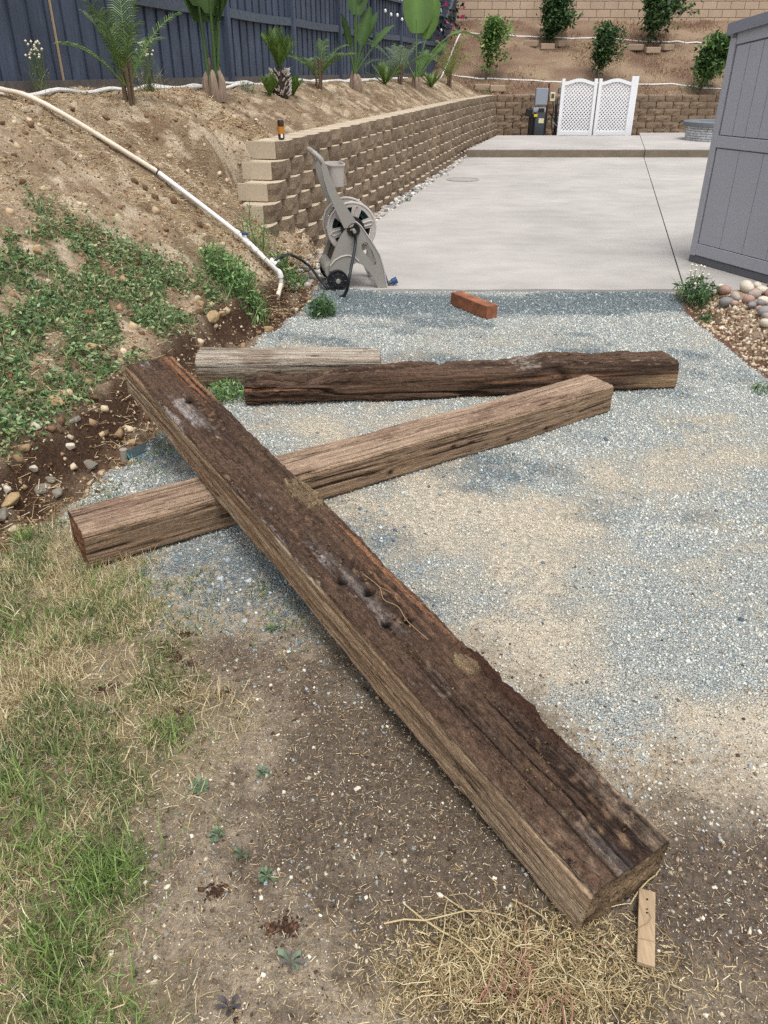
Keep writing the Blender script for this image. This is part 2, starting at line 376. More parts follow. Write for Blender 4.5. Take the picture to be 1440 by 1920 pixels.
m_fence_rail = M('navy_rail_paint', lin(80, 88, 100, .8), rough=.8, ns=22, na=.35, bump=.003, rand=.06)
m_kick = M('kickboard_wood', lin(96, 90, 86, .8), rough=.9, ns=16, na=.35, rand=.1)
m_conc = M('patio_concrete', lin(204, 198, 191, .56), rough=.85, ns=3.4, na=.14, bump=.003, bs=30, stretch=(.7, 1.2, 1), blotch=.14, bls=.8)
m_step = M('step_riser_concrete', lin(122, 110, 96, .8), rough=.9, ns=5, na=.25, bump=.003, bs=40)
m_joint = M('joint_filler', lin(95, 88, 82, .7), rough=1)
m_pvc = M('white_pvc', lin(232, 230, 224, .78), rough=.4, ns=7, na=.1, blotch=.08, bls=3)
m_pvc_tan = M('dusty_pvc', lin(226, 212, 192, .8), rough=.5, ns=8, na=.12, blotch=.1, bls=3)
m_black = M('black_plastic', (.012, .012, .014), rough=.45)
m_hose = M('black_hose', (.016, .018, .02), rough=.5)
m_hose_green = M('dark_green_hose', lin(28, 52, 52, .8), rough=.5)
m_taupe = M('taupe_plastic', lin(152, 148, 140, .78), rough=.5, ns=40, na=.05, spec=.4)
m_taupe_l = M('pale_taupe_plastic', lin(186, 178, 170, .8), rough=.5, ns=40, na=.05, spec=.4)
m_brass = M('brass', lin(190, 150, 90), rough=.4, metal=.8)
m_blue = M('blue_plastic', lin(40, 66, 112), rough=.4)
m_blue2 = M('faded_blue_plastic', lin(52, 112, 128, .8), rough=.6, ns=30, na=.3)
m_shed = M('shed_resin', lin(164, 165, 172, .80), rough=.6, ns=70, na=.07, bump=.0008, blotch=.04, bls=2)
m_shed_trim = M('shed_trim_resin', lin(158, 159, 166, .78), rough=.6, ns=60, na=.06)
m_shed_roof = M('shed_roof_resin', lin(130, 132, 142, .8), rough=.6, ns=40, na=.1)
m_shed_dark = M('shed_sill', lin(104, 104, 110, .8), rough=.7)
m_white = M('white_vinyl', lin(240, 242, 245, .8), rough=.4)
m_grey_box = M('grey_enclosure', lin(150, 156, 166, .75), rough=.5)
m_char = M('charcoal_plastic', lin(72, 76, 82, .8), rough=.45)
m_silver = M('silver_plastic', lin(158, 164, 170, .75), rough=.4)
m_cream = M('cream_plastic', lin(222, 214, 178, .8), rough=.5)
m_yellow = M('yellow_sticker', lin(226, 196, 40, .8), rough=.5)
m_post = M('redwood_post', lin(98, 58, 42, .8), rough=.85, ns=18, na=.35, stretch=(3, 3, .3))
m_redwood = M('redwood_offcut', lin(156, 100, 72, .7), rough=.85, ns=16, na=.35, bump=.002, blotch=.25, bls=8)
m_board = M('pale_board', lin(176, 152, 122, .75), rough=.85, ns=30, na=.3, stretch=(4, .4, 4), bump=.001)
m_firecap = M('fire_pit_cap', lin(116, 120, 126, .75), rough=.8, ns=20, na=.2)
m_firestone = M('fire_pit_stone', lin(206, 208, 210, .76), rough=.85, ns=14, na=.2, rand=.14)
m_river = M('river_rock', lin(192, 176, 164, .58), rough=.75, ns=18, na=.18, rand=.2)
m_palerock = M('pale_rock', lin(214, 204, 186, .78), rough=.9, ns=30, na=.2, bump=.003, rand=.08)
m_greyrock = M('grey_rock', lin(136, 128, 116, .78), rough=.9, ns=30, na=.25, bump=.003, rand=.15)
m_tanrock = M('tan_clod', lin(178, 152, 114, .74), rough=1, ns=40, na=.3, bump=.006, rand=.1)
m_clod = M('dark_clod', lin(74, 54, 42, .8), rough=1, ns=60, na=.4, bump=.006)
m_can = M('can_dark', lin(58, 40, 26), rough=.35, metal=.3)
m_can_o = M('can_orange', lin(196, 132, 50, .8), rough=.35, metal=.2)
m_can_m = M('can_metal', lin(190, 190, 190, .8), rough=.3, metal=.9)
m_bark = M('bark', lin(110, 92, 74, .75), rough=.95, ns=40, na=.4)
m_sheath = M('dry_leaf_sheath', lin(150, 130, 114, .72), rough=.9, ns=30, na=.5, stretch=(3, 3, .4))
m_sago_trunk = M('sago_trunk', lin(58, 48, 42, .8), rough=.95, ns=50, na=.4)
m_scale = M('pale_leaf_scale', lin(214, 206, 196, .78), rough=.9)
m_bulb = M('bulb_white', lin(236, 236, 236, .85), rough=.3)
m_drain = M('drain_lid_concrete', lin(190, 184, 177, .55), rough=.9, ns=20, na=.2)
m_root = M('root_fibre', lin(168, 138, 100, .75), rough=.9)
m_rot = M('hollow_dark', (.01, .008, .006), rough=1)

# ------------------------------------------------------------------ ground sheet
def axis(segs):
    out = []
    for a, b, s in segs: out += list(np.linspace(a, b, max(2, int(round((b - a) / s)) + 1))[:-1])
    return np.array(out + [segs[-1][1]])
gx = axis([(-80, -20, 12), (-20, -6, 2), (-6, -3.6, .15), (-3.6, 3.3, .02), (3.3, 13, .3), (13, 30, 4), (30, 80, 12)])
gy = axis([(-60, -10, 12), (-10, .4, 1.3), (.4, 7.7, .02), (7.7, 21.6, .13), (21.6, 27.2, .1), (27.2, 40, 3), (40, 90, 12)])
GX, GY = np.meshgrid(gx, gy); X, Y = GX.ravel(), GY.ravel()
Z = h(X, Y)
Z = np.where((X > WX(Y) + .05) & (Y > 6.2) & (Y < 21.7), np.minimum(Z, -.02), Z)
g = gravel_mask(X, Y); lw = lawn_mask(X, Y); a_ = TX(Y) - X
n_lo, n_mid, n_hi = fbm(X * 1.3, Y * 1.3, 0, 3, 51), fbm(X * 5, Y * 5, 0, 3, 52), fbm(X * 22, Y * 22, 0, 3, 53)
def mixc(a, b, t): t = np.clip(t, 0, 1)[:, None]; return a * (1 - t) + b * t
KS = .74
near_dirt = mixc(linA((120, 108, 93), KS), linA((160, 145, 124), KS), .42 + .9 * n_mid + .35 * sst(-.1, -.5, X))
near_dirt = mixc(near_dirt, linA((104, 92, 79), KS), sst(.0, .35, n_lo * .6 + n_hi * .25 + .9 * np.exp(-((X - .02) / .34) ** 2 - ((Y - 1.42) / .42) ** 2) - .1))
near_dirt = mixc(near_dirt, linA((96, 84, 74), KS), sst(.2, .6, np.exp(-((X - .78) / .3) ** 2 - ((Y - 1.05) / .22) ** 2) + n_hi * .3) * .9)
slope_c = mixc(linA((158, 138, 112), KS), linA((118, 99, 78), KS), .42 + .8 * n_mid + .4 * n_hi)
slope_c = mixc(slope_c, linA((186, 166, 140), KS), sst(.1, .5, n_lo) * .5)
slope_c = mixc(slope_c, linA((118, 94, 72), KS), sst(.12, .5, fbm(X * 3.1, Y * 3.1, 4, 4, 55)) * .7)
slope_c = mixc(slope_c, linA((206, 190, 164), KS), sst(.15, .45, fbm(X * 8, Y * 8, 7, 3, 56)) * .6)
back_c = mixc(linA((150, 129, 106), KS), linA((116, 92, 77), KS), .5 + 1.1 * fbm(X * 1.3, Y * 1.6, 0, 4, 54))
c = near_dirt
c = mixc(c, linA((128, 116, 86), KS), lw * .7)
c = mixc(c, linA((198, 187, 167), .82), g)
c = mixc(c, slope_c, sst(.1, .25, a_) * (Y < 60))
c = mixc(c, slope_c, sst(0, .1, WX(Y) - .3 - X) * (Y > 6.9))
wm = weed_mask(X, Y)
c = mixc(c, linA((120, 104, 78), KS), wm * .6)
trench = np.exp(-((a_ + .01) / .125) ** 2) * sst(6.35, 6.1, Y) * sst(2.1, 2.5, Y)
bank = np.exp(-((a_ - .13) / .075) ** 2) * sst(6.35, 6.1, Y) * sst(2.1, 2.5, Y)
c = mixc(c, linA((100, 78, 60), KS), np.clip(trench * 1.0 + (n_hi * .7 + n_mid * .6) * trench, 0, 1))
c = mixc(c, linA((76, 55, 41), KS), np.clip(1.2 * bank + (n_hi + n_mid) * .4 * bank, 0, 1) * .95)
c = mixc(c, linA((70, 50, 38), KS), sst(.3, .7, np.exp(-((X - TX(Y)) / .16) ** 2 - ((Y - 5.6) / .6) ** 2) + n_hi * .25))
c = mixc(c, back_c, sst(21.7, 21.8, Y))
rt = np.exp(-((X - 2.32) / .14) ** 2) * sst(3.6, 4.2, Y) * sst(6.1, 5.9, Y)
c = mixc(c, linA((112, 84, 68), KS), rt * (1 + .5 * n_hi)); c = mixc(c, linA((170, 148, 126), KS), sst(2.42, 2.55, X) * (Y < 6.1) * (Y > 3))
vt = (np.arange(len(gy) - 1)[:, None] * len(gx) + np.arange(len(gx) - 1)[None]).ravel()
GF = np.stack([vt, vt + 1, vt + 1 + len(gx), vt + len(gx)], 1)
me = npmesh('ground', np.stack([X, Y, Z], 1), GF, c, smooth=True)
def wear_mask(X, Y):
    w = fbm(X * 1.9 + 3, Y * 2.0, 0, 4, 61) + .3 * fbm(X * 12, Y * 12, 0, 3, 65)
    w = w + .55 * np.exp(-((X - .45) / .45) ** 2 - ((Y - 2.75) / .45) ** 2) + .45 * np.exp(-((X - 1.15) / .35) ** 2 - ((Y - 2.3) / .5) ** 2) + .3 * np.exp(-((X + .35) / .25) ** 2 - ((Y - 3.55) / .18) ** 2) + .35 * np.exp(-((X - .55) / .4) ** 2 - ((Y - 1.95) / .25) ** 2)
    return sst(.0, .9, w) * sst(5.8, 4.2, Y)
wear = wear_mask(X, Y)
me.attributes.new('gravel', 'FLOAT', 'POINT').data.foreach_set('value', np.ascontiguousarray(g * (1 - .45 * wear), np.float32))
def fresh_mask(X, Y):
    f = .85 * sst(.12, .5, fbm(X * 1.6 + 7 + .8 * Y, Y * 2.2, 0, 4, 62) + .12 * fbm(X * 9, Y * 9, 0, 2, 63))
    f = np.maximum(f, sst(.25, .7, np.exp(-((Y - 5.85) / .28) ** 2) + .5 * fbm(X * 2, Y * 3, 0, 3, 64)))
    f = np.maximum(f, sst(2.7, 2.2, Y) * sst(.3, -.3, X) * .9)
    return f
me.attributes.new('wear', 'FLOAT', 'POINT').data.foreach_set('value', np.ascontiguousarray(wear, np.float32))
me.attributes.new('fresh', 'FLOAT', 'POINT').data.foreach_set('value', np.ascontiguousarray(fresh_mask(X, Y), np.float32))
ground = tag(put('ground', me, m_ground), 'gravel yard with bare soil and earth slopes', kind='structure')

# ------------------------------------------------------------------ patio slabs
SLAB = .05; STEP_Y = 16.6; UP = .19
patio = tag(put('patio', None), 'pale concrete patio with a raised far step', kind='structure')
def SX(y): return float(np.interp(y, [6.1, 6.6, 9.2, 18, 22], [-.40, -.42, -.1, 2.02, 3.1]))
def joint_x(y): return 2.36 + (y - 6.1) * .262
def slab(name, outline, z0, z1, mat, parent):
    b = MB(); b.prism([outline], z1 - z0, lambda x, y, t: Vector((x, y, z0 + t))); return b.build(name, mat, parent)
ys = list(np.linspace(6.12, STEP_Y, 14))
jit = lambda k: .012 * math.sin(k * 2.1) + .008 * math.sin(k * 5.3)
fe = [(x, 6.12 + jit(x * 3)) for x in np.linspace(SX(6.12), joint_x(6.12) - .006, 20)]
slab('slab_panel', fe + [(joint_x(STEP_Y) - .006, STEP_Y)] + [(SX(y), y) for y in reversed(ys)][:-1], -.1, SLAB, m_conc, patio)
fe = [(x, 6.12 + jit(x * 3)) for x in np.linspace(joint_x(6.12) + .006, 9, 20)]
slab('slab_panel', fe + [(12.5, STEP_Y), (joint_x(STEP_Y) + .006, STEP_Y)], -.1, SLAB, m_conc, patio)
xa = SX(STEP_Y) - .04
slab('raised_panel', [(xa, STEP_Y + .004), (joint_x(STEP_Y) - .006, STEP_Y + .004), (joint_x(20.3) - .006, 20.3), (SX(20.3) + .05, 20.3)], -.1, UP, m_conc, patio)
slab('raised_panel', [(joint_x(STEP_Y) + .006, STEP_Y + .004), (12.5, STEP_Y + .004), (12.5, 21.2), (joint_x(21.2) + .006, 21.2)], -.1, UP, m_conc, patio)
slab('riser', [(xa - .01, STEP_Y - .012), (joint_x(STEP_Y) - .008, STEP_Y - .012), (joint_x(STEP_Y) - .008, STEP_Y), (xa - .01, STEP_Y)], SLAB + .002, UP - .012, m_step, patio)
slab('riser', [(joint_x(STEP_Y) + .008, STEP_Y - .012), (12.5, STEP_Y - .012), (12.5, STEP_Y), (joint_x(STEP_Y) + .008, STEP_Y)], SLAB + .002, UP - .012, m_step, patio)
slab('joint_strip', [(joint_x(6.12) - .006, 6.15), (joint_x(6.12) + .006, 6.15), (joint_x(21) + .006, 21), (joint_x(21) - .006, 21)], -.1, SLAB - .012, m_joint, patio)
p = atz(868, 337, SLAB)
b = MB(); b.lathe([(0, .004), (.2, .004), (.2, .001), (.235, .001), (.235, .006), (.26, .006), (.26, 0)], (p.x, p.y, SLAB + .002), n=32)
b.build('drain_lid', m_drain, patio, smooth=True)

# ------------------------------------------------------------------ split-face block walls
def block_mesh(name, L, D, Hh, seed, bulge=.075, nx=9, nz=4):
    """front at y=0 facing -y, length along x, centred; rough rounded face"""
    V, F = [], []
    xs = np.linspace(-.5, .5, nx); zs = np.linspace(0, 1, nz)
    for z in zs:
        for x in xs:
            e = abs(x) * 2; rnd = bulge * (e ** 4) + .006 * (abs(z - .5) * 2) ** 6
            px = x * L * (1 - .0); n = .026 * float(fbm(x * 4 + seed * 3.1, z * 2.5, seed * .7, 3, seed)) if 0 < z < 1 or e < 1 else 0
            V.append((px, rnd + n, z * Hh))
    for j in range(nz - 1):
        for i in range(nx - 1): q = j * nx + i; F.append((q, q + 1, q + 1 + nx, q + nx))
    n0 = len(V)
    V += [(-L * .46, D, 0), (L * .46, D, 0), (L * .46, D, Hh), (-L * .46, D, Hh)]
    F += [(n0 + 1, n0, n0 + 3, n0 + 2)]
    top = [(nz - 1) * nx + i for i in range(nx)]; bot = list(range(nx))
    F += [tuple(top + [n0 + 2, n0 + 3]), tuple(bot[::-1] + [n0, n0 + 1])]
    F += [tuple([j * nx for j in range(nz)][::-1] + [n0, n0 + 3])[:nz + 2], tuple([j * nx + nx - 1 for j in range(nz)] + [n0 + 2, n0 + 1])]
    me = bpy.data.meshes.new(name); me.from_pydata(V, [], F)
    bm = bmesh.new(); bm.from_mesh(me); bmesh.ops.recalc_face_normals(bm, faces=bm.faces)
    for f in bm.faces: f.material_index = 1 if abs(f.normal.z) > .9 else 0  # level faces get the paler slot, so ledges look lit by colour
    bm.to_mesh(me); bm.free()
    return me
HB = .15
lw_root = thing('retaining_wall', 'long tan split-face retaining wall beside the patio, stepped at its near end', 'wall', (float(WX(WALL_END)), WALL_END, 0))
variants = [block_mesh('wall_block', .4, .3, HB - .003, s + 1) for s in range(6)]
for vv in variants: vv.materials.append(m_block); vv.materials.append(m_end_lit_top)
capv = [block_mesh('end_block', .3, .3, HB - .003, 40 + s, bulge=.02) for s in range(2)]
# distances along the face measured on the plan curve
wy = np.linspace(5.5, 21.9, 800); wx = WX(wy); ws = np.concatenate([[0], np.cumsum(np.hypot(np.diff(wx), np.diff(wy)))])
def wall_at(s): return float(np.interp(s, ws, wx)), float(np.interp(s, ws, wy))
s_top = float(np.interp(WALL_END, wy, ws))
root_o = origin(lw_root); cnt = 0
for k in range(7):                                        # course 0 at the bottom, 6 on top
    from_top = 6 - k; z = -.05 + k * HB
    s = s_top - .2 * min(from_top, 3) - (.2 if from_top in (4, 6) else 0)
    back = k * .028; first = True
    while s < ws[-1] - .1:
        x0, y0 = wall_at(s); x1, y1 = wall_at(min(s + .4, ws[-1])); d = Vector((x1 - x0, y1 - y0, 0)).normalized(); nrm = Vector((d.y, -d.x, 0))
        mid = Vector(((x0 + x1) / 2, (y0 + y1) / 2, z)) - nrm * (back + random.uniform(-.006, .006))
        o = bpy.data.objects.new('wall_block', variants[(cnt * 7 + k * 3) % 6]); COL.objects.link(o); o.parent = lw_root
        ax = Matrix((d, -nrm, Vector((0, 0, 1)))).transposed()          # local x along wall, local y into the bank
        o.location = mid - root_o; o.rotation_euler = ax.to_euler(); o.scale = (random.uniform(.95, .97), 1, .985); cnt += 1
        if first and from_top <= 3:                       # the smooth sawn end face
            b = MB(); e0 = Vector((x0, y0, z)) - nrm * (back + .085)
            b.box(e0 - nrm * .125 - d * .004 + Vector((0, 0, HB / 2 - .002)), (.02, .27, HB - .008), ax, .003)
            b.build('end_face', m_end_lit_top, lw_root)
        first = False; s += .4
# bright ledges: the light is painted into the blocks' own top faces; the far return wall
bw_root = thing('retaining_wall', 'low brown split-face retaining wall across the far end of the patio', 'wall', (7.5, BACK_Y, 0))
bvars = [block_mesh('wall_block', .42, .28, HB - .003, 20 + s, bulge=.03) for s in range(5)]
for vv in bvars: vv.materials.append(m_block2); vv.materials.append(m_end_lit_top)
for k in range(7):
    z = -.05 + k * HB; x = float(WX(BACK_Y)) - .5 + (.21 if k % 2 else 0)
    while x < 11.6:
        o = bpy.data.objects.new('wall_block', bvars[(k * 3 + int(x * 7)) % 5]); COL.objects.link(o); o.parent = bw_root
        o.location = Vector((x + .21, BACK_Y + k * .026 + random.uniform(-.006, .006), z)) - origin(bw_root); o.scale = (random.uniform(.95, .965), 1, .975); x += .42
# block wall at the top of the bank
cm_root = thing('block_wall', 'beige masonry block wall along the top of the far bank', 'wall', (7, BLOCK_WALL_Y, 2.7))
zb0 = hz(6, BLOCK_WALL_Y) - .12
cb = MB(); cb.box((0, 0, 0), (.4, .19, .192), None, .006); cme = None
for k in range(8):
    x = 1.9 + (.2 if k % 2 else 0)
    while x < 15.5:
        if cme is None:
            o = cb.build('concrete_block', m_cmu, cm_root); cme = o.data
        else:
            o = bpy.data.objects.new('concrete_block', cme); COL.objects.link(o); o.parent = cm_root
        o.location = Vector((x + .2, BLOCK_WALL_Y + .1, zb0 + k * .2 + .1)) - origin(cm_root); o.scale = (.972, 1, .965)
        x += .405
cme.transform(Matrix.Translation(origin(cm_root)))
b = MB(); b.box((8.7, BLOCK_WALL_Y + .1, zb0 + .8), (13.4, .165, 1.6)); b.build('mortar_bed', m_mortar, cm_root)

# ------------------------------------------------------------------ fence
FD = Vector((.253, 1, 0)).normalized(); FN = Vector((FD.y, -FD.x, 0))     # FN points into the yard
FROT = Matrix((FD, FN, Vector((0, 0, 1)))).transposed()
f_root = thing('fence', 'long navy painted board fence along the planted bank', 'fence', (float(FX(10)), 10, 1.3))
bb = MB(); bb.box((0, 0, .5), (.15, .02, 1.0), None, .004); proto = bb.build('fence_board', m_fence, None, loc=(0, 0, 0)); bme = proto.data
bpy.data.objects.remove(proto)
def fboard(y, off, z0, z1, root, wid=1.0):
    o = bpy.data.objects.new('fence_board', bme); COL.objects.link(o); o.parent = root
    o.location = Vector((float(FX(y)), y, z0)) + FN * off - origin(root); o.rotation_euler = FROT.to_euler()
    o.rotation_euler.y += random.uniform(-.006, .006); o.scale = (wid * random.uniform(.97, 1.03), 1, z1 - z0)
FTOP = 2.76; y = 4.6; i = 0
while y < 24.45:
    fboard(y, 0 if i % 2 == 0 else -.022, 1.36 + random.uniform(-.01, .01), FTOP + random.uniform(-.008, .004), f_root, 1.08 if i % 2 == 0 else 1.42)
    y += .112; i += 1
def fbar(y0, y1, off, z, th, hh, name, mat, root, sag=0.0):
    b = MB(); n = max(1, int((y1 - y0) / .6)); P = [Vector((float(FX(q)), q, z + sag * math.sin(math.pi * (q - y0) / (y1 - y0)))) + FN * off for q in np.linspace(y0, y1, n + 1)]
    v = []
    for p in P:
        for a_2, b_2 in ((-th / 2, -hh / 2), (th / 2, -hh / 2), (th / 2, hh / 2), (-th / 2, hh / 2)): v.append(p + FN * a_2 + Vector((0, 0, b_2)))
    f = [(0, 1, 2, 3), tuple(len(v) - 4 + q for q in (3, 2, 1, 0))]
    for q in range(n):
        for r in range(4): f.append((q * 4 + r, q * 4 + (r + 1) % 4, q * 4 + 4 + (r + 1) % 4, q * 4 + 4 + r))
    b.add(v, f); return b.build(name, mat, root)
posts = [8.6, 10.75, 12.95, 15.15, 17.3, 19.5, 21.7, 24.4]
for q0, q1 in zip([4.6] + posts[:-1], posts):
    if q0 > 6.5: fbar(q0 + .05, q1 - .05, .035, 2.13 + random.uniform(-.012, .012), .045, .095, 'rail', m_fence_rail, f_root, -.012)
    fbar(q0 + .002, q1 - .002, .02, FTOP + .025, .12, .045, 'cap_rail', m_fence_rail, f_root, -.015)
    fbar(q0 + .004, q1 - .004, .025, 1.40, .04, .14, 'kickboard', m_kick, f_root)
for q in posts:
    b = MB(); p = Vector((float(FX(q)), q, 2.03)) + FN * .05; b.box(p, (.085, .085, 1.5), FROT, .006); b.build('post', m_fence, f_root)
q = onfence(103, 80)
b = MB(); b.box(Vector((q.x, q.y, 2.05)) + FN * .018, (.016, .012, 1.38), FROT); tag(b.build('batten', m_board, f_root), 'bare tan strip between two navy boards')
# the length that climbs the far bank
f2 = thing('fence', 'short navy fence length climbing the far bank up to the block wall', 'fence', (float(FX(25)), 25, 1.9))
y = 24.55; i = 0
while y < 26.95:
    z0 = 1.62 + (y - 24.4) * .52; fboard(y, 0 if i % 2 == 0 else -.022, z0 - .3, z0 + 1.75, f2, 1.08 if i % 2 == 0 else 1.42); y += .112; i += 1
b = MB(); p0 = Vector((float(FX(24.5)), 24.5, 2.55)) + FN * .04; p1 = Vector((float(FX(26.9)), 26.9, 3.8)) + FN * .04
b.tube([p0, p1], .045, 4); b.build('rail', m_fence_rail, f2)

# ------------------------------------------------------------------ old timbers
def timber(name, label, q, style, seed):
    x, y, z, ya, pi_, ro, w, hh, L = q
    a = Vector((math.cos(ya) * math.cos(pi_), math.sin(ya) * math.cos(pi_), math.sin(pi_))); r0 = a.cross(Vector((0, 0, 1))).normalized(); u0 = r0.cross(a)
    r = r0 * math.cos(ro) + u0 * math.sin(ro); u = r.cross(a)
    ns, npn = (int(L / .0048), 208) if style == 'a' else (int(L / .0065), 128)
    # rounded rectangle section
    rc = {'a': .014, 'b': .022, 'c': .026, 'd': .028}[style]; seg = []
    ring = []
    for cx, cz, a0 in ((w / 2 - rc, hh / 2 - rc, 0), (-w / 2 + rc, hh / 2 - rc, 90), (-w / 2 + rc, -hh / 2 + rc, 180), (w / 2 - rc, -hh / 2 + rc, 270)):
        for k in range(9): t = math.radians(a0 + k * 90 / 8); ring.append((cx + rc * math.cos(t), cz + rc * math.sin(t)))
    ring.append(ring[0]); ring = np.array(ring); dl = np.concatenate([[0], np.cumsum(np.hypot(*np.diff(ring, axis=0).T))])
    tt = np.linspace(0, dl[-1], npn + 1)[:-1]; ry, rz = np.interp(tt, dl, ring[:, 0]), np.interp(tt, dl, ring[:, 1])
    tn = np.stack([np.roll(ry, -1) - np.roll(ry, 1), np.roll(rz, -1) - np.roll(rz, 1)], 1); tn /= np.linalg.norm(tn, axis=1)[:, None]
    ny, nz_ = tn[:, 1], -tn[:, 0]
    ss = np.linspace(0, L, ns)
    S, RY = np.meshgrid(ss, ry, indexing='ij'); _, RZ = np.meshgrid(ss, rz, indexing='ij'); NY = np.broadcast_to(ny, S.shape); NZ = np.broadcast_to(nz_, S.shape)
    top = sst(.3, .8, NZ); sideR = sst(.3, .8, -NY); sideL = sst(.3, .8, NY)        # local y is left
    corner = sst(.75, 1.0, (np.abs(RY) / (w / 2)) * (np.abs(RZ) / (hh / 2)))
    sd_ = seed * 13.7
    gr1 = fbm(S * 2.2 + sd_, RY * 26, RZ * 26, 3, seed); gr2 = fbm(S * 7 + sd_, RY * 95, RZ * 95, 2, seed + 1); low = fbm(S * 1.6 + sd_, RY * 5, RZ * 5, 3, seed + 2)
    d = .005 * gr1 + .0026 * gr2 + .006 * low + (.006 if style in 'ac' else .0015) * fbm(S * 50, RY * 60, RZ * 60, 2, seed + 29) * (.3 + .7 * top)
    cr = noise(S * .75 + sd_, RY * 17, RZ * 17, seed + 3); cm = sst(.0, .3, noise(S * 1.1 + sd_, RY * 6, RZ * 6, seed + 4) + .1)
    crack = np.clip(1 - np.abs(cr) / .045, 0, 1) * cm; 
    cr2 = noise(S * 1.3 + sd_ + 9, RY * 40, RZ * 40, seed + 5); crack2 = np.clip(1 - np.abs(cr2) / .07, 0, 1) * sst(.05, .3, noise(S * 2 + sd_, RY * 9, RZ * 9, seed + 6))
    d -= .014 * crack + .005 * crack2
    chip = np.maximum(0, fbm(S * 5 + sd_, RY * 9, RZ * 9, 3, seed + 7) - .05) * corner
    rot_ = {'a': .03, 'b': .02, 'c': .1, 'd': .03}[style]; d -= rot_ * chip
    cA = lambda *rgb: linA(rgb, .74)
    one = np.ones(S.shape + (3,))
    def mx(c0, c1, t): return c0 * (1 - np.clip(t, 0, 1)[..., None]) + c1 * np.clip(t, 0, 1)[..., None]
    bl = fbm(S * 3 + sd_, RY * 12, RZ * 12, 3, seed + 8); fine = .55 * fbm(S * 14 + sd_, RY * 60, RZ * 60, 3, seed + 9) + .6 * fbm(S * 55 + sd_, RY * 70, RZ * 70, 3, seed + 19)
    streak = fbm(S * 1.1 + sd_, RY * 55, RZ * 55, 3, seed + 10)
    if style == 'a':
        side = mx(one * cA(158, 131, 102), cA(120, 94, 70), .5 + 1.1 * streak); side = mx(side, cA(166, 148, 122), sst(.1, .5, bl + .5 * gr1) * .6)
        side = mx(side, cA(160, 138, 110), sst(.8, .2, S) * .5)
        tp = mx(one * cA(86, 65, 50), cA(50, 37, 30), .5 + 1.1 * bl + .6 * fine)
        tp = mx(tp, cA(140, 110, 80), sst(.1, .75, fine + .3 * bl) * .6)
        tp = mx(tp, cA(168, 158, 152), sst(.0, .6, bl + .4 * fine + .4 * streak + .2 * noise(S * 3, 0, 0, 77)) * sst(-.02, w * .34, RY) * .8)
        tp = mx(tp, cA(140, 122, 104), sst(.7, .0, S) * sst(-.2, .8, .4 * fine + .2 * low + .9 * streak) * .55)
        tp = mx(tp, cA(160, 104, 62), sst(.05, .4, streak) * sst(-.02, -w * .42, RY) * sst(.5, 1.2, S) * .75)
        moss = sst(.35, .6, np.exp(-((S - 1.55) / .12) ** 2 - ((RY + .075) / .05) ** 2) + .3 * fine) + sst(.4, .6, np.exp(-((S - .62) / .05) ** 2 - ((RY + .06) / .03) ** 2) + .3 * fine)
        tp = mx(tp, cA(142, 120, 86), np.clip(moss * (.5 + .9 * fine), 0, 1) * .85); d += .012 * np.clip(moss, 0, 1) * top * (1 + fine)
        peat = sst(.4, .75, np.exp(-((S - .46) / .28) ** 2 - ((RY + .1) / .035) ** 2) + .25 * fine); tp = mx(tp, cA(64, 42, 30), peat); d += .012 * top * peat * (.6 + 1.2 * fine)
        d -= .006 * top * sst(.1, .6, bl)
        for s_c, y_c in ((2.42, .0), (1.08, .045), (1.0, .0), (.86, .03), (.84, -.03)):    # old spike holes
            hole = np.exp(-((S - s_c) / .014) ** 2 - ((RY - y_c) / .014) ** 2) * top; d -= .02 * hole; tp = mx(tp, cA(22, 16, 12), hole * 1.5)
        for y_c, s0, s1 in ((.045, 0, .75), (.0, 0, .5), (-.035, .1, .55)):
            wob = .006 * noise(S * 6, 0, y_c * 50, 5); ln = np.exp(-((RY - y_c - wob) / .0022) ** 2) * sst(s1, s1 - .15, S) * sst(s0 - .02, s0 + .02, S) * top
            d -= .009 * ln; tp = mx(tp, cA(24, 18, 14), ln * 1.1)
        col = mx(side, tp, top)
    elif style == 'b':
        base = mx(one * cA(148, 125, 101), cA(116, 95, 75), .5 + .9 * streak + .4 * bl); base = mx(base, cA(166, 140, 112), sst(.1, .5, bl) * .5)
        tp = mx(base, cA(152, 126, 104), .6); tp = mx(tp, cA(108, 82, 66), sst(.1, .5, bl + .5 * fine) * .7); tp = mx(tp, cA(182, 158, 130), sst(.25, .6, fine) * .6)
        fr = mx(base, cA(118, 92, 66), .45)
        col = mx(fr, tp, top); col = mx(col, cA(172, 148, 116), corner * top * .4)
        for y_z, s0, s1 in ((-.015, 0, 2.66), (.02, .9, 2.0)):
            wob = .012 * noise(S * 2.2, 0, 3.3 + y_z, 8); ln = np.exp(-((RZ - y_z - wob) / .0035) ** 2) * (1 - top) * sst(s0 - .05, s0 + .05, S) * sst(s1 + .02, s1 - .1, S) * sst(-.25, .15, noise(S * 3, 0, y_z * 9, 12) + .15)
            d -= .013 * ln; col = mx(col, cA(38, 26, 18), ln * 1.1)
        for y_y, s0, s1 in ((.03, .9, 2.55), (-.02, .2, .9)):
            wob = .012 * noise(S * 2.0, 0, 7.3 + y_y, 9); ln = np.exp(-((RY - y_y - wob) / .003) ** 2) * top * sst(s0 - .05, s0 + .1, S) * sst(s1, s1 - .2, S)
            d -= .009 * ln; col = mx(col, cA(44, 30, 22), ln)
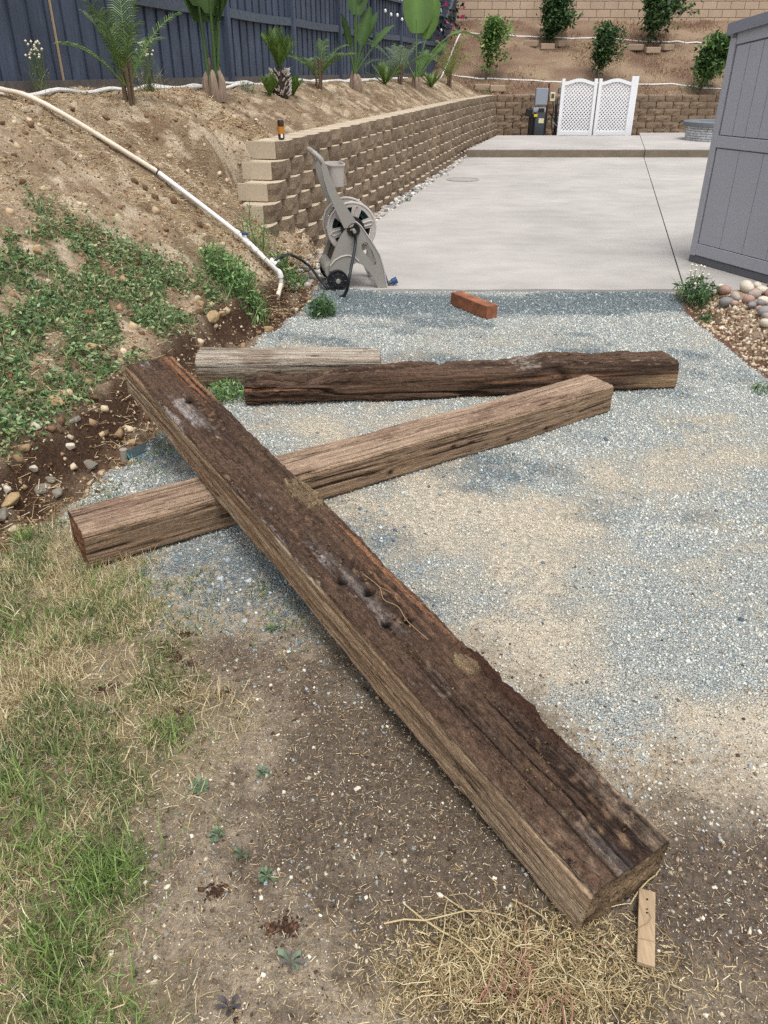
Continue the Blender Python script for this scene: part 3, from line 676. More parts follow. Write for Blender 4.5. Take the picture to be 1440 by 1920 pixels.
        for s_c, z_c in ((1.28, -.035), (1.62, .0), (1.72, -.01), (1.95, -.045), (2.2, -.05), (.55, -.02)):
            kn = np.exp(-((S - s_c) / .016) ** 2 - ((RZ - z_c) / .010) ** 2) * sideR; col = mx(col, cA(52, 34, 22), kn * 1.2); d -= .006 * kn
    elif style == 'c':
        col = mx(one * cA(92, 70, 54), cA(56, 42, 33), .5 + 1.0 * bl + .5 * streak)
        col = mx(col, cA(146, 100, 64), sst(.3, .6, streak + .3 * bl) * .6)
        col = mx(col, cA(132, 106, 76), sst(2.0, 2.35, S + .1 * bl) * sst(.05, -.03, RZ + .03 * bl))
        col = mx(col, cA(150, 122, 92), sst(2.3, 2.5, S) * top * .7)
        col = mx(col, cA(176, 164, 150), sst(.7, 1.3, np.exp(-((S - 1.52) / .13) ** 2) + .5 * fine + .4 * streak) * top * .5)
        col = mx(col, cA(150, 128, 108), sst(.2, .6, fine + .2 * bl) * top * .6)
        groove = np.clip(1 - np.abs(noise(S * 1.4 + 3, RY * 16, RZ * 16, 91)) / .16, 0, 1) * sst(2.1, 1.5, S)
        d -= .022 * groove; col = mx(col, cA(30, 20, 15), groove * .7)
        eat = sst(1.0, .2, S) * np.maximum(0, fbm(S * 3.5, RY * 10, RZ * 14, 3, 93) + .05); d -= .04 * eat
        eatend = sst(.32, .0, S) * sst(-.2, .2, fbm(S * 9, 0, RZ * 30, 3, 94)); d -= .02 * eatend
    else:
        hi = sst(-.02, .06, RZ + .02 * low)
        col = mx(one * cA(112, 94, 74), cA(92, 74, 56), .5 + streak); col = mx(col, cA(150, 138, 118), sst(.0, .4, bl) * .4)
        grey = mx(one * cA(196, 186, 170), cA(150, 138, 122), .5 + 1.2 * streak); grey = mx(grey, cA(122, 104, 88), sst(.1, .4, bl) * .8)
        col = mx(col, grey, hi * (.75 + .3 * bl)); col = mx(col, cA(138, 118, 98), top * sst(.02, -.05, -np.abs(RY) + .05) * .5)
    col = mx(col, cA(26, 18, 13), np.clip(crack * .85 + crack2 * .4, 0, 1))
    PX = S.copy(); PY = RY + NY * d; PZ = RZ + NZ * d
    wave = .008 * fbm(ss * 1.3 + sd_, 0, 0, 2, seed + 12)[:, None]; PY = PY + wave; PZ = PZ + .5 * wave
    if style == 'c': PZ = PZ + (.018 * fbm(ss * 3.5, 0, 0, 4, 97) + .006 * sst(1.7, 2.3, ss) - .028 * sst(1.0, .25, ss))[:, None] * sst(-.02, hh / 2, RZ)
    V = np.stack([PX, PY, PZ + hh / 2], -1).reshape(-1, 3); C = col.reshape(-1, 3)
    i0 = np.arange(ns - 1)[:, None] * npn; k0 = np.arange(npn)[None]; k1 = (k0 + 1) % npn
    F = np.stack([i0 + k0, i0 + k1, i0 + npn + k1, i0 + npn + k0], -1).reshape(-1, 4)
    # end grain caps
    endc = {'a': (120, 98, 72), 'b': (124, 84, 58), 'c': (120, 92, 66), 'd': (150, 136, 116)}[style]
    for e, sgn in ((0, -1), (ns - 1, 1)):
        rim = V[e * npn:(e + 1) * npn].copy(); cen = rim.mean(0); prev = np.arange(e * npn, (e + 1) * npn)
        for sc in (.97, .9, .78, .62, .45, .28, .12):
            P_ = cen + (rim - cen) * sc
            nn = fbm(P_[:, 1] * 40 + e, P_[:, 2] * 40, 0, 3, seed + 20); P_[:, 0] = rim[:, 0].mean() + sgn * (.004 * (1 - sc) * 2 + .006 * nn)
            if sc == .97: P_[:, 0] = rim[:, 0] + sgn * .003
            idx = np.arange(len(V), len(V) + npn); V = np.concatenate([V, P_])
            C = np.concatenate([C, np.clip(linA(endc, .72)[None] * (1 + .5 * nn + .35 * fbm(np.hypot(P_[:, 1] - .02, P_[:, 2]) * 90, 0, 0, 2, 3))[:, None], .01, 1)])
            F = np.concatenate([F, np.stack([prev, np.roll(prev, -1), np.roll(idx, -1), idx], 1) if sgn > 0 else np.stack([idx, np.roll(idx, -1), np.roll(prev, -1), prev], 1)]); prev = idx
        ci = len(V); V = np.concatenate([V, cen[None] + np.array([[sgn * .006, 0, 0]])]); C = np.concatenate([C, linA(endc, .5)[None]])
        nx_ = np.roll(prev, -1); tri = np.stack([prev, nx_, np.full(npn, ci), np.full(npn, ci)], 1)
        tri = np.stack([prev[0::2], prev[1::2], np.roll(prev, -2)[0::2], np.full(npn // 2, ci)], 1)
        if sgn < 0: tri = tri[:, ::-1]
        F = np.concatenate([F, tri])
    me = npmesh(name, V, F, C, smooth=True)
    crust = np.zeros(len(V), np.float32); crust[:top.size] = (np.clip(top + .25 * fine, 0, 1) * {'a': .95, 'b': .3, 'c': .6, 'd': .15}[style]).ravel()
    me.attributes.new('crust', 'FLOAT', 'POINT').data.foreach_set('value', crust)
    o = put(name, me, m_wood)
    mw = Matrix((a, -r, u)).transposed().to_4x4(); mw.translation = Vector((x, y, z)); o.matrix_world = mw
    return tag(o, label, 'timber', 'old railroad timbers on the gravel')
timber('railroad_tie', 'long dark rotted railroad tie lying on top across another, propped up at its far end', (.497, 1.006, 0, 2.150, .083, .003, .232, .152, 2.90), 'a', 3)
timber('railroad_tie', 'brown cracked railroad tie lying flat beneath the dark one', (-1.097, 2.351, .004, .583, -.004, -.02, .207, .157, 2.658), 'b', 11)
timber('railroad_tie', 'crumbling dark brown railroad tie with a splintered end, behind the crossed pair', (-.74, 3.90, -.004, .124, .001, .03, .245, .162, 2.37), 'c', 23)
timber('railroad_tie', 'short silver-grey weathered timber piece behind the crumbling tie', (-1.045, 4.205, .0, .012, -.003, -.03, .185, .175, 1.02), 'd', 37)

# ------------------------------------------------------------------ other wood on the ground
c0, c1 = atz(845, 572, 0), atz(912, 600, 0)
dv = (c1 - c0).normalized(); rot = Matrix((dv, Vector((-dv.y, dv.x, 0)), Vector((0, 0, 1)))).transposed(); Lb = (c1 - c0).length
b = MB(); b.box((c0 + c1) / 2 + Vector((-dv.y, dv.x, 0)) * .045 + Vector((0, 0, .05)), (Lb, .095, .095), rot, .006)
o = b.build('wood_block', m_redwood, None, loc=(c0 + c1) / 2); tag(o, 'short square reddish-brown wood block near the patio edge', 'wood block')
p0, p1 = at(1210, 1682), at(1207, 1822); dv = (p1 - p0); dv.z = 0; Lb = dv.length; dv.normalize(); rot = Matrix((dv, Vector((-dv.y, dv.x, 0)), Vector((0, 0, 1)))).transposed()
wb = thing('wood_stake', 'short pale wooden stake with nail holes beside the near tie end', 'wood stake', (p0 + p1) / 2)
b = MB(); mid = (p0 + p1) / 2 + Vector((0, 0, .02)); b.box(mid, (Lb, .034, .012), rot, .002); b.build('board', m_board, wb)
for t, w_ in ((-.36, .0025), (-.22, .002), (-.17, .0022)):
    b = MB(); b.lathe([(0, .0066), (w_, .0066), (w_, .002)], mid + dv * (t * Lb), None, 8); b.build('nail_hole', m_rot, wb)

# ------------------------------------------------------------------ shed
def shed():
    C0 = Vector((2.76, 7.15, SLAB)); d = Vector((.372, -.928, 0)).normalized(); n = Vector((-d.y, d.x, 0)) * -1   # n faces the patio
    if n.x > 0: n = -n
    R = Matrix((d, -n, Vector((0, 0, 1)))).transposed()
    def P(s, z, out=0.0): return C0 + d * s + n * out + Vector((0, 0, z))
    t = thing('garden_shed', 'grey resin garden shed with grooved panels at the patio edge', 'shed', C0)
    Wd, eave, rise = 2.1, 1.77, .14; Dp = 1.7
    def gz(s): return eave + rise * (1 - abs(s - Wd / 2) / (Wd / 2))
    b = MB(); out = [(0, .06), (Wd, .06), (Wd, gz(Wd)), (Wd / 2, gz(Wd / 2)), (0, gz(0))]
    b.prism([out], Dp, lambda s, z, q: P(s, z, -q)); b.build('wall_body', m_shed_trim, t)
    b = MB(); b.box(P(Wd / 2, .03, -Dp / 2), (Wd + .02, Dp + .02, .06), R, .008); b.build('sill', m_shed_dark, t)
    def panel(s0, s1, z0, z1a, z1b):
        b = MB(); gp = .0025; o = [(s0 + gp, z0 + gp), (s1 - gp, z0 + gp), (s1 - gp, z1b - gp), (s0 + gp, z1a - gp)]
        b.prism([o], .016, lambda s, z, q: P(s, z, q)); b.build('panel', m_shed, t)
    edges_l = [.08, .335, .59, .845, 1.1, 1.355, 1.61, 1.86, 2.02]
    for s0, s1 in zip(edges_l[:-1], edges_l[1:]): panel(s0, s1, .17, .93, .93)
    edges_u = [.08] + [.08 + .137 * k for k in range(1, 14)] + [2.02]
    for s0, s1 in zip(edges_u[:-1], edges_u[1:]): panel(s0, s1, 1.03, gz(s0) - .12, gz(s1) - .12)
    b = MB(); b.box(P(Wd / 2, .98, .006), (Wd - .13, .03, .088), R, .004); b.build('middle_band', m_shed, t)
    b = MB(); b.box(P(Wd / 2, .118, .006), (Wd - .13, .03, .096), R, .004); b.build('bottom_band', m_shed, t)
    for s0 in (.033, Wd - .033):
        b = MB(); b.box(P(s0, .06 + (gz(s0) - .06) / 2 - .03, .004), (.062, .04, gz(s0) - .12), R, .006); b.build('corner_trim', m_shed, t)
    for q0, q1 in ((0, Wd / 2), (Wd, Wd / 2)):
        b = MB(); sg = 1 if q1 > q0 else -1
        a0, a1 = q0 - sg * .025, q1
        za = gz(q0) - rise / (Wd / 2) * .025; zb = gz(q1)
        o = [(a0, za - .035), (a1, zb - .005), (a1, zb + .075), (a0, za + .045)]
        b.prism([o], Dp + .12, lambda s, z, q: P(s, z, .05 - q)); b.build('roof_slab', m_shed_roof, t)
        o = [(q0 + sg * .07, gz(q0 + sg * .07) - .11), (q1, zb - .11), (q1, zb - .025), (q0 + sg * .07, gz(q0 + sg * .07) - .025)]
        b = MB(); b.prism([o], .02, lambda s, z, q: P(s, z, q)); b.build('gable_trim', m_shed, t)
shed()

# ------------------------------------------------------------------ hose reel cart
def hose_reel():
    O = atz(664, 541, SLAB); phi = math.radians(13)
    ex = Vector((math.cos(phi), math.sin(phi) * .9, 0)).normalized(); ey = Vector((-ex.y, ex.x, 0))
    def P(x, z, y=0.0): return O + ex * x + ey * y + Vector((0, 0, z))
    R = Matrix((ex, ey, Vector((0, 0, 1)))).transposed(); RY = R @ Matrix.Rotation(-math.pi / 2, 3, 'X')     # lathe axis -> away
    def zp(u, v): return ((u - 672) / 1551, max(0.0, (1440 - v) / 1368))
    t = thing('hose_reel_cart', 'taupe plastic hose reel cart at the near end of the stepped wall', 'hose reel', O)
    outl = [zp(*q) for q in ((600, 792), (632, 760), (672, 745), (712, 757), (760, 795), (870, 930), (985, 1090), (1040, 1250), (1075, 1435), (962, 1438), (900, 1320), (830, 1240), (765, 1185), (705, 1165), (645, 1190), (590, 1262), (560, 1320), (470, 1250), (372, 1240), (372, 1185), (420, 1080), (480, 960), (550, 850))]
    hole = [zp(*q) for q in ((768, 985), (800, 958), (835, 965), (900, 1060), (945, 1165), (938, 1195), (910, 1202), (850, 1120), (785, 1050), (765, 1015))]
    hub = [(.045 * math.cos(a) , .445 + .045 * math.sin(a)) for a in np.linspace(0, 2 * math.pi, 20)[:-1]]
    for y0 in (-.02, .36):
        b = MB(); b.prism([outl, hole, hub], .035, lambda x, z, q: P(x, z, y0 + q)); o = b.build('side_frame', m_taupe, t)
        b = MB(); b.tube([P(*q, y0 + (0 if y0 < 0 else .035)) for q in [zp(*r) for r in ((380, 1190), (440, 1130), (520, 1095), (600, 1085), (680, 1105), (730, 1150))]], .007, 6); b.build('rib', m_taupe_l, o)
        b = MB(); b.tube([P(*q, y0) for q in outl[:9]], .006, 6); b.build('rim', m_taupe_l, o)
        arm = [zp(*q) for q in ((560, 812), (500, 700), (455, 610), (390, 480), (345, 350), (315, 230), (330, 195), (362, 192), (385, 225), (415, 310), (480, 450), (580, 590), (645, 670), (700, 742), (660, 800))]
        b = MB(); b.prism([arm], .03, lambda x, z, q: P(x, z, y0 + .002 + q + (-.012 if y0 < 0 else .012))); b.build('handle_arm', m_taupe, t)
    g0, g1 = zp(345, 205), zp(255, 108)
    b = MB(); b.tube(smooth_path([P(*g0, 0), P(g0[0] - .02, g0[1] + .035, 0), P(*g1, .03), P(g1[0], g1[1], .1), P(g1[0], g1[1], .28), P(*g1, .34), P(g0[0] - .02, g0[1] + .035, .375), P(*g0, .375)], 5), .019, 10); b.build('grip', m_taupe, t, True)
    # two flanged discs with slotted spokes
    for y0, nm in ((.05, 1), (.31, 2)):
        rr = .182; out = [(rr * math.cos(a), .445 + rr * math.sin(a)) for a in np.linspace(0, 2 * math.pi, 49)[:-1]]; loops = [out]
        for k in range(6):
            a0 = math.radians(k * 60 + 14)
            am = [a0 + math.radians(w) for w in (14, 24, 36, 46)]
            loops.append([(.152 * math.cos(a), .445 + .152 * math.sin(a)) for a in am] + [(.085 * math.cos(a), .445 + .085 * math.sin(a)) for a in (am[3] - .12, am[0] + .12)])
        b = MB(); b.prism(loops, .012, lambda x, z, q: P(x, z, y0 + q)); ds = b.build('reel_disc', m_taupe_l, t)
        b = MB(); b.tube([P(*q, y0 + .006) for q in out + out[:1]], .011, 8, False); b.build('disc_rim', m_taupe_l, ds, True)
        for k in range(6):
            a = math.radians(k * 60 + 14); q0 = (.07 * math.cos(a), .445 + .07 * math.sin(a)); q1 = (.155 * math.cos(a), .445 + .155 * math.sin(a))
            nn = (-math.sin(a) * .014, math.cos(a) * .014)
            b = MB(); lp = [P(q0[0] + nn[0], q0[1] + nn[1], y0 - .003), P(q1[0] + nn[0], q1[1] + nn[1], y0 - .003), P(q1[0] + .012 * math.cos(a), q1[1] + .012 * math.sin(a), y0 - .003), P(q1[0] - nn[0], q1[1] - nn[1], y0 - .003), P(q0[0] - nn[0], q0[1] - nn[1], y0 - .003), P(q0[0] - .012 * math.cos(a), q0[1] - .012 * math.sin(a), y0 - .003)]
            b.tube(lp + lp[:1], .006, 6, False); b.build('spoke_slot', m_taupe_l, ds, True)
    b = MB()
    hel = [P(.14 * math.cos(a), .445 + .14 * math.sin(a), .075 + .225 * a / (22 * math.pi)) for a in np.linspace(0, 22 * math.pi, 380)]; b.tube(hel, .0125, 6)
    hel = [P(.115 * math.cos(a), .445 + .115 * math.sin(a), .075 + .225 * a / (18 * math.pi)) for a in np.linspace(0, 18 * math.pi, 260)]; b.tube(hel, .0125, 6)
    b.build('coiled_hose', m_hose_green, t, True)
    b = MB(); b.tube([P(0, .445, -.01), P(0, .445, .38)], .09, 16); b.build('drum', m_black, t, True)
    b = MB(); b.lathe([(0, -.012), (.025, -.012), (.043, -.02), (.05, -.02), (.05, .01)], P(0, .445, -.01), RY, 20); b.build('hub', m_black, t, True)
    # bin between the arms
    bx = [zp(*q) for q in ((370, 215), (590, 215), (575, 400), (560, 440), (470, 450), (440, 420))]
    c0 = P(*zp(512, 315), .17); ring = lambda w, dd, z: [c0 + ex * (w * x_) + ey * (dd * y_) + Vector((0, 0, z)) for x_, y_ in [(math.copysign(abs(math.cos(a)) ** .45, math.cos(a)), math.copysign(abs(math.sin(a)) ** .45, math.sin(a))) for a in np.linspace(0, 2 * math.pi, 25)[:-1]]]
    rings = [ring(.05, .11, -.085), ring(.056, .115, -.083), ring(.064, .13, .06), ring(.07, .136, .061), ring(.07, .136, .071), ring(.061, .128, .071), ring(.052, .11, -.07)]
    v = [q for r_ in rings for q in r_]; f = [tuple(range(24))[::-1], tuple(range(144, 168))]
    for r_ in range(6):
        for k in range(24): f.append((r_ * 24 + k, r_ * 24 + (k + 1) % 24, r_ * 24 + 24 + (k + 1) % 24, r_ * 24 + 24 + k))
    b = MB(); b.add(v, f); b.build('storage_bin', m_taupe_l, t, True)
    # wheels, axle cover and braces
    wc = zp(460, 1345)
    for y0 in (-.055, .385):
        b = MB(); b.lathe([(.0, -.02), (.05, -.02), (.055, -.012), (.07, -.012), (.077, -.02), (.08, -.01), (.08, .022), (.074, .028), (0, .028)], P(wc[0], .08, y0), RY, 28); w = b.build('wheel', m_black, t, True)
        b = MB(); b.lathe([(0, -.03), (.016, -.029), (.019, -.022), (.019, -.01)], P(wc[0], .08, y0), RY, 16); b.build('wheel_cap', m_taupe, w, True)
        for k in range(8):
            a = k * math.pi / 4; b = MB(); b.tube([P(wc[0] + .022 * math.cos(a), .08 + .022 * math.sin(a), y0 - .018), P(wc[0] + .066 * math.cos(a), .08 + .066 * math.sin(a), y0 - .014)], .004, 5); b.build('wheel_rib', m_char, w)
    b = MB(); b.tube([P(wc[0] - .03, .14, .0), P(wc[0] - .03, .14, .36)], .058, 16); b.build('axle_cover', m_taupe, t, True)
    b = MB(); b.box(P(-.12, .27, .18), (.03, .32, .2), R @ Matrix.Rotation(.35, 3, 'Y'), .008); b.build('back_guard', m_black, t)
    b = MB(); b.tube([P(.2, .1, .0), P(.2, .1, .37)], .016, 8); b.build('cross_brace', m_taupe, t, True)
    return P
RP = hose_reel()

# ------------------------------------------------------------------ hose, nozzle, diagonal irrigation pipe
tee = at(512, 492, .06)
hp = smooth_path([tee, tee + Vector((.06, .02, .035)), at(546, 478, .12), at(578, 497, .12), at(600, 525, .04), atz(622, 548, .045), atz(640, 556, .03), atz(650, 545, .08), atz(655, 520, .2), RP(.005, .34, -.06), RP(.002, .43, -.06), RP(0, .445, -.03)], 8)
hs_ = thing('feeder_hose', 'black feeder hose looping from the white pipe tee to the reel hub', 'hose', tee)
b = MB(); b.tube(hp, .0115, 10); b.build('hose', m_hose, hs_, True)
b = MB(); b.tube([hp[0], hp[3]], .016, 10); b.build('coupling', m_black, hs_, True)
b = MB(); b.tube([RP(.0, .44, -.075), RP(0, .445, -.02)], .013, 10); b.build('swivel_elbow', m_taupe, hs_, True)
b = MB(); b.tube([RP(-.02, .447, -.03), RP(-.02, .447, -.015)], .008, 8); b.build('brass_fitting', m_brass, hs_, True)
nz0 = atz(727, 531, SLAB + .02)
nzz = thing('hose_nozzle', 'small blue spray nozzle lying on the patio by the reel foot', 'nozzle', nz0)
b = MB(); b.tube([nz0, nz0 + Vector((.035, .012, .008))], [.014, .017], 12); b.build('body', m_char, nzz, True)
b = MB(); b.tube([nz0 + Vector((.035, .012, .008)), nz0 + Vector((.072, .02, .022))], [.024, .027], 14); b.build('spray_head', m_blue, nzz, True)
b = MB(); b.tube([nz0 + Vector((.0, .0, .0)), nz0 + Vector((-.025, .02, .07))], .009, 8); b.build('trigger_grip', m_blue, nzz, True)
pp = thing('irrigation_pipe', 'white plastic pipe running diagonally down the bank to a tee', 'pipe', at(528, 548))
def pipe(pts, r, name, mat, par, n=12): b = MB(); b.tube(pts, r, n); return b.build(name, mat, par, True)
A = [at(-70, 152, .05), at(0, 167, .05), at(86, 196, .04), at(295, 322, .05), at(440, 433, .07), at(497, 486, .09)]
pipe(smooth_path(A[:4], 5), .0185, 'pipe_length', m_pvc_tan, pp); pipe(smooth_path(A[3:], 5), .0185, 'pipe_length', m_pvc, pp)
def coll(p, q, r, name, mat): return pipe([p, q], r, name, mat, pp)
d_ = (A[4] - A[3]).normalized()
coll(A[3] - d_ * .012, A[3] + d_ * .012, .0195, 'black_band', m_black)
for k in (.02, .3, .42, .62): q = A[4].lerp(A[5], k); coll(q, q + d_ * .035, .0235, 'coupling', m_pvc)
q = A[4].lerp(A[5], .36); coll(q + Vector((0, 0, .02)), q + Vector((0, 0, .045)), .012, 'valve_stem', m_pvc); b = MB(); b.box(q + Vector((0, 0, .055)), (.05, .018, .016), None, .004); b.build('valve_handle', m_blue, pp)
A6 = at(524, 512, .09); A7 = at(529, 540, .0); coll(A[5], A6, .0185, 'pipe_length', m_pvc); coll(tee - d_ * .03, tee + d_ * .03, .025, 'tee_fitting', m_pvc); coll(tee, tee + Vector((.05, .01, .02)), .02, 'tee_branch', m_pvc)
pipe(smooth_path([A6 - d_ * .03, A6, A6 + Vector((.008, -.004, -.035))], 4), .024, 'elbow', m_pvc, pp)
A8 = Vector((A6.x + .008, A6.y - .006, hz(A6.x, A6.y) - .02)); coll(A6 + Vector((.008, -.004, -.03)), A8, .0185, 'riser_pipe', m_pvc)
A9 = at(520, 556, .0); pipe(smooth_path([A8 + Vector((0, 0, .02)), A8 + Vector((-.01, -.03, -.0)), A9], 4), .022, 'lower_elbow', m_pvc_tan, pp)

# pipes along the fence foot and across the far bank
def ground_pipe(pix, label, r=.016, group=None, lift=.012, mat=m_pvc):
    P_ = [at(u, v, lift) for u, v in pix]; out = []
    for p, q in zip(P_[:-1], P_[1:]):
        n = max(2, int((q - p).length / .25))
        for k in range(n):
            w = p.lerp(q, k / n); out.append(Vector((w.x, w.y, max(w.z - .04, hz(w.x, w.y) + lift * .7))))
    out.append(P_[-1]); b = MB(); b.tube(out, r, 8); o = b.build('irrigation_pipe', mat, None, True, loc=P_[0]); tag(o, label, 'pipe', group); return o
def fence_pipe(off, y0, y1, label):
    P_ = []
    for y in np.arange(y0, y1, .35):
        x = float(FX(y)) + off + .05 * math.sin(y * 1.3 + off * 20); P_.append(Vector((x, y, hz(x, y) + .016)))
    b = MB(); b.tube(smooth_path(P_, 3), .0165, 8); tag(b.build('irrigation_pipe', m_pvc, None, True, loc=P_[0]), label, 'pipe', 'pipes along the fence')
fence_pipe(.20, 6.0, 19.5, 'white pipe lying closest to the foot of the navy fence')
fence_pipe(.36, 8.3, 19.0, 'second white pipe, just in front of the one along the fence foot')
ground_pipe([(824, 148), (842, 110), (858, 72), (866, 60), (905, 64), (955, 66), (1010, 70), (1090, 72), (1180, 76), (1270, 77), (1362, 82), (1460, 86)], 'white pipe crossing the upper far bank below the block wall', .02, 'pipes on the far bank', .02)
ground_pipe([(838, 138), (880, 145), (960, 150), (1080, 153), (1180, 156), (1280, 160), (1362, 167), (1450, 170)], 'white pipe crossing the lower far bank behind the gates', .02, 'pipes on the far bank', .02)

# ------------------------------------------------------------------ far corner: gates, equipment, fire pit
def gate(u0, u1, label, wide_post):
    y0 = 20.75; zb = UP - .03; pa, pb = aty(u0, 252, y0), aty(u1, 252, y0); x0, x1 = pa.x, pb.x; Wd = x1 - x0; Hg = 1.2
    t = thing('lattice_gate', label, 'gate', ((x0 + x1) / 2, y0, zb), 'white lattice gates')
    def Pn(x, z, q): return Vector((x0 + x, y0 + q, zb + z))
    sw = .075; rw = .16 if wide_post else sw
    arch = lambda x: Hg - .07 + .075 * math.sin(math.pi * min(1, max(0, (x - sw) / (Wd - sw - rw)))) ** 1.5
    # lattice sheet: diamond strips
    b = MB(); st = .082; n = 0
    for sg, q in ((1, .012), (-1, .02)):
        k = -30
        while k < 40:
            c = k * st; pts = []
            for xx in np.linspace(sw, Wd - rw, 40):
                zz = c + sg * (xx - sw) if sg > 0 else c - (xx - sw) + 0
                if .05 < zz < arch(xx) - .02: pts.append((xx, zz))
            if len(pts) > 1:
                (xa_, za_), (xb_, zb_) = pts[0], pts[-1]; hw = .0135
                nx_, nz2 = -sg * .7071 * hw, .7071 * hw
                b.prism([[(xa_ - nx_, za_ - nz2), (xb_ - nx_, zb_ - nz2), (xb_ + nx_, zb_ + nz2), (xa_ + nx_, za_ + nz2)]], .008, lambda x, z, w, q=q: Pn(x, z, q + w))
            k += 1
    b.build('lattice', m_white, t)
    for xx, ww, nm in ((sw / 2, sw, 'stile'), (Wd - rw / 2, rw, 'stile')):
        hh_ = Hg + (.05 if ww > .1 else 0); b = MB(); b.box(Pn(xx, hh_ / 2, .015), (ww, .06, hh_), None, .006); b.build(nm, m_white, t)
    b = MB(); b.box(Pn(Wd / 2 - (rw - sw) / 2, .05, .015), (Wd - sw - rw + .004, .05, .09), None, .005); b.build('bottom_rail', m_white, t)
    xs = np.linspace(sw, Wd - rw, 16); b = MB(); b.prism([[(x, arch(x)) for x in xs] + [(x, arch(x) - .07) for x in xs[::-1]]], .05, lambda x, z, w: Pn(x, z, -.01 + w)); b.build('arched_top_rail', m_white, t)
gate(1044, 1109, 'white lattice gate standing next to the pool equipment', False)
gate(1111.5, 1183, 'white lattice gate with a wide post, farther from the equipment', True)
YE = 20.9
def ebox(u0, u1, v0, v1, dep, y=YE):
    a, b_ = aty(u0, v1, y), aty(u1, v0, y); return Vector(((a.x + b_.x) / 2, y + dep / 2, (a.z + b_.z) / 2)), (b_.x - a.x, dep, b_.z - a.z)
pt = thing('equipment_post', 'dark red-brown post carrying the grey electrical box', 'post', aty(1026, 256, YE + .1))
c_, s_ = ebox(1020, 1032, 156, 258, .09, YE + .12); b = MB(); b.box(c_, s_, None, .006); b.build('post', m_post, pt)
eb = thing('electrical_box', 'flat grey metal electrical box above the pool heater', 'electrical box', aty(1016, 197, YE))
c_, s_ = ebox(1003, 1029, 165, 197, .12); b = MB(); b.box(c_, s_, None, .01); b.build('enclosure', m_grey_box, eb)
b = MB(); b.box(c_ + Vector((0, -.062, 0)), (s_[0] * .95, .012, s_[2] * .95), None, .004); b.build('door', m_grey_box, eb)
hr = thing('pool_heater', 'charcoal pool equipment cabinet with a silver top and stickers', 'pool equipment', aty(1006, 256, YE))
c_, s_ = ebox(1000, 1024, 203, 256, .3); b = MB(); b.box(c_, s_, None, .05); b.build('cabinet', m_char, hr, True)
c2, s2 = ebox(999.5, 1024.5, 201, 211, .31); b = MB(); b.box(c2, s2, None, .03); b.build('silver_top', m_silver, hr, True)
c2, s2 = ebox(1010, 1021, 203, 209, .02, YE - .02); b = MB(); b.box(c2, s2, None, .004); b.build('display', m_black, hr)
c2, s2 = ebox(1001, 1008, 214, 219, .01, YE - .008); b = MB(); b.box(c2, s2); b.build('sticker', m_yellow, hr)
c2, s2 = ebox(1009.5, 1020, 222, 231, .01, YE - .008); b = MB(); b.box(c2, s2); b.build('sticker', m_cream, hr)
c2, s2 = ebox(992, 1026, 215, 258, .3, YE + .1); b = MB(); b.box(c2, s2, None, .02); b.build('rear_casing', m_black, hr)
c2, s2 = ebox(986, 999, 205, 219, .14, YE + .1); b = MB(); b.box(c2, s2, Matrix.Rotation(.15, 3, 'Y'), .01); b.build('side_vent', m_black, hr)
tb = thing('timer_box', 'small cream timer box beside the grey electrical box', 'timer box', aty(1036, 190, YE))
c_, s_ = ebox(1031, 1042, 173, 190, .08); b = MB(); b.box(c_, s_, None, .01); b.build('case', m_cream, tb)
c2, s2 = ebox(1033.5, 1039.5, 176, 184, .01, YE - .008); b = MB(); b.box(c2, s2); b.build('label_plate', m_kick, tb)
for (u0, u1, v0, v1), lb in (((1047, 1054, 165, 175), 'small dark socket box level with the top of the left gate'), ((1045, 1052, 186, 196), 'small dark socket box lower down beside the left gate')):
    c_, s_ = ebox(u0, u1, v0, v1, .08, YE + .1); t = thing('socket_box', lb, 'socket box', c_, 'socket boxes'); b = MB(); b.box(c_, s_, None, .01); b.build('case', m_char, t)
    b = MB(); b.box(c_ + Vector((0, -.042, 0)), (s_[0] * .7, .01, s_[2] * .7)); b.build('cover', m_grey_box, t)
for k, (pix, lb, mm) in enumerate([([(1036, 190), (1038, 205), (1034, 225), (1036, 255)], 'black conduit dropping from the cream timer box', m_black), ([(1030, 212), (1042, 216), (1050, 205)], 'thin dark cable curving towards the left gate', m_black), ([(1028, 227), (1040, 232), (1047, 242), (1046, 256)], 'pale cable sagging low beside the post', m_grey_box), ([(1032, 214), (1040, 226), (1046, 234)], 'green wire crossing behind the post', m_hose_green), ([(1043, 196), (1042, 225), (1041, 256)], 'thick black pipe just left of the lattice gates', m_black)]):
    P_ = smooth_path([aty(u, v, YE - .02 + .015 * k) for u, v in pix], 6); b = MB(); b.tube(P_, .012 if k < 4 else .03, 6); tag(b.build('cable', mm, None, True, loc=P_[0]), lb, 'cable', 'equipment cables')
# fire pit
fp = atz(1349, 262, UP); fpt = thing('fire_pit', 'round fire pit with a grey cap and white stone sides, behind the shed', 'fire pit', fp)
b = MB(); b.lathe([(.52, .28), (.82, .28), (.83, .29), (.83, .36), (.81, .375), (.52, .375), (.51, .36), (.5, .1), (.0, .1)], fp, None, 40); b.build('cap_ring', m_firecap, fpt, True)
b = MB(); b.lathe([(.7, 0), (.7, .282)], fp, None, 40); b.build('core', m_mortar, fpt)
for k in range(6):
    a = RNG.uniform(0, .1)
    while a < 2 * math.pi - .05:
        w = RNG.uniform(.09, .22); am = a + w / 2; rr = .715 + RNG.uniform(0, .02)
        b = MB(); b.box(fp + Vector((rr * math.cos(am), rr * math.sin(am), .024 + k * .047)), (.04, rr * w - .006, .041), Matrix.Rotation(am, 3, 'Z'), .006); b.build('stone', m_firestone, fpt); a += w

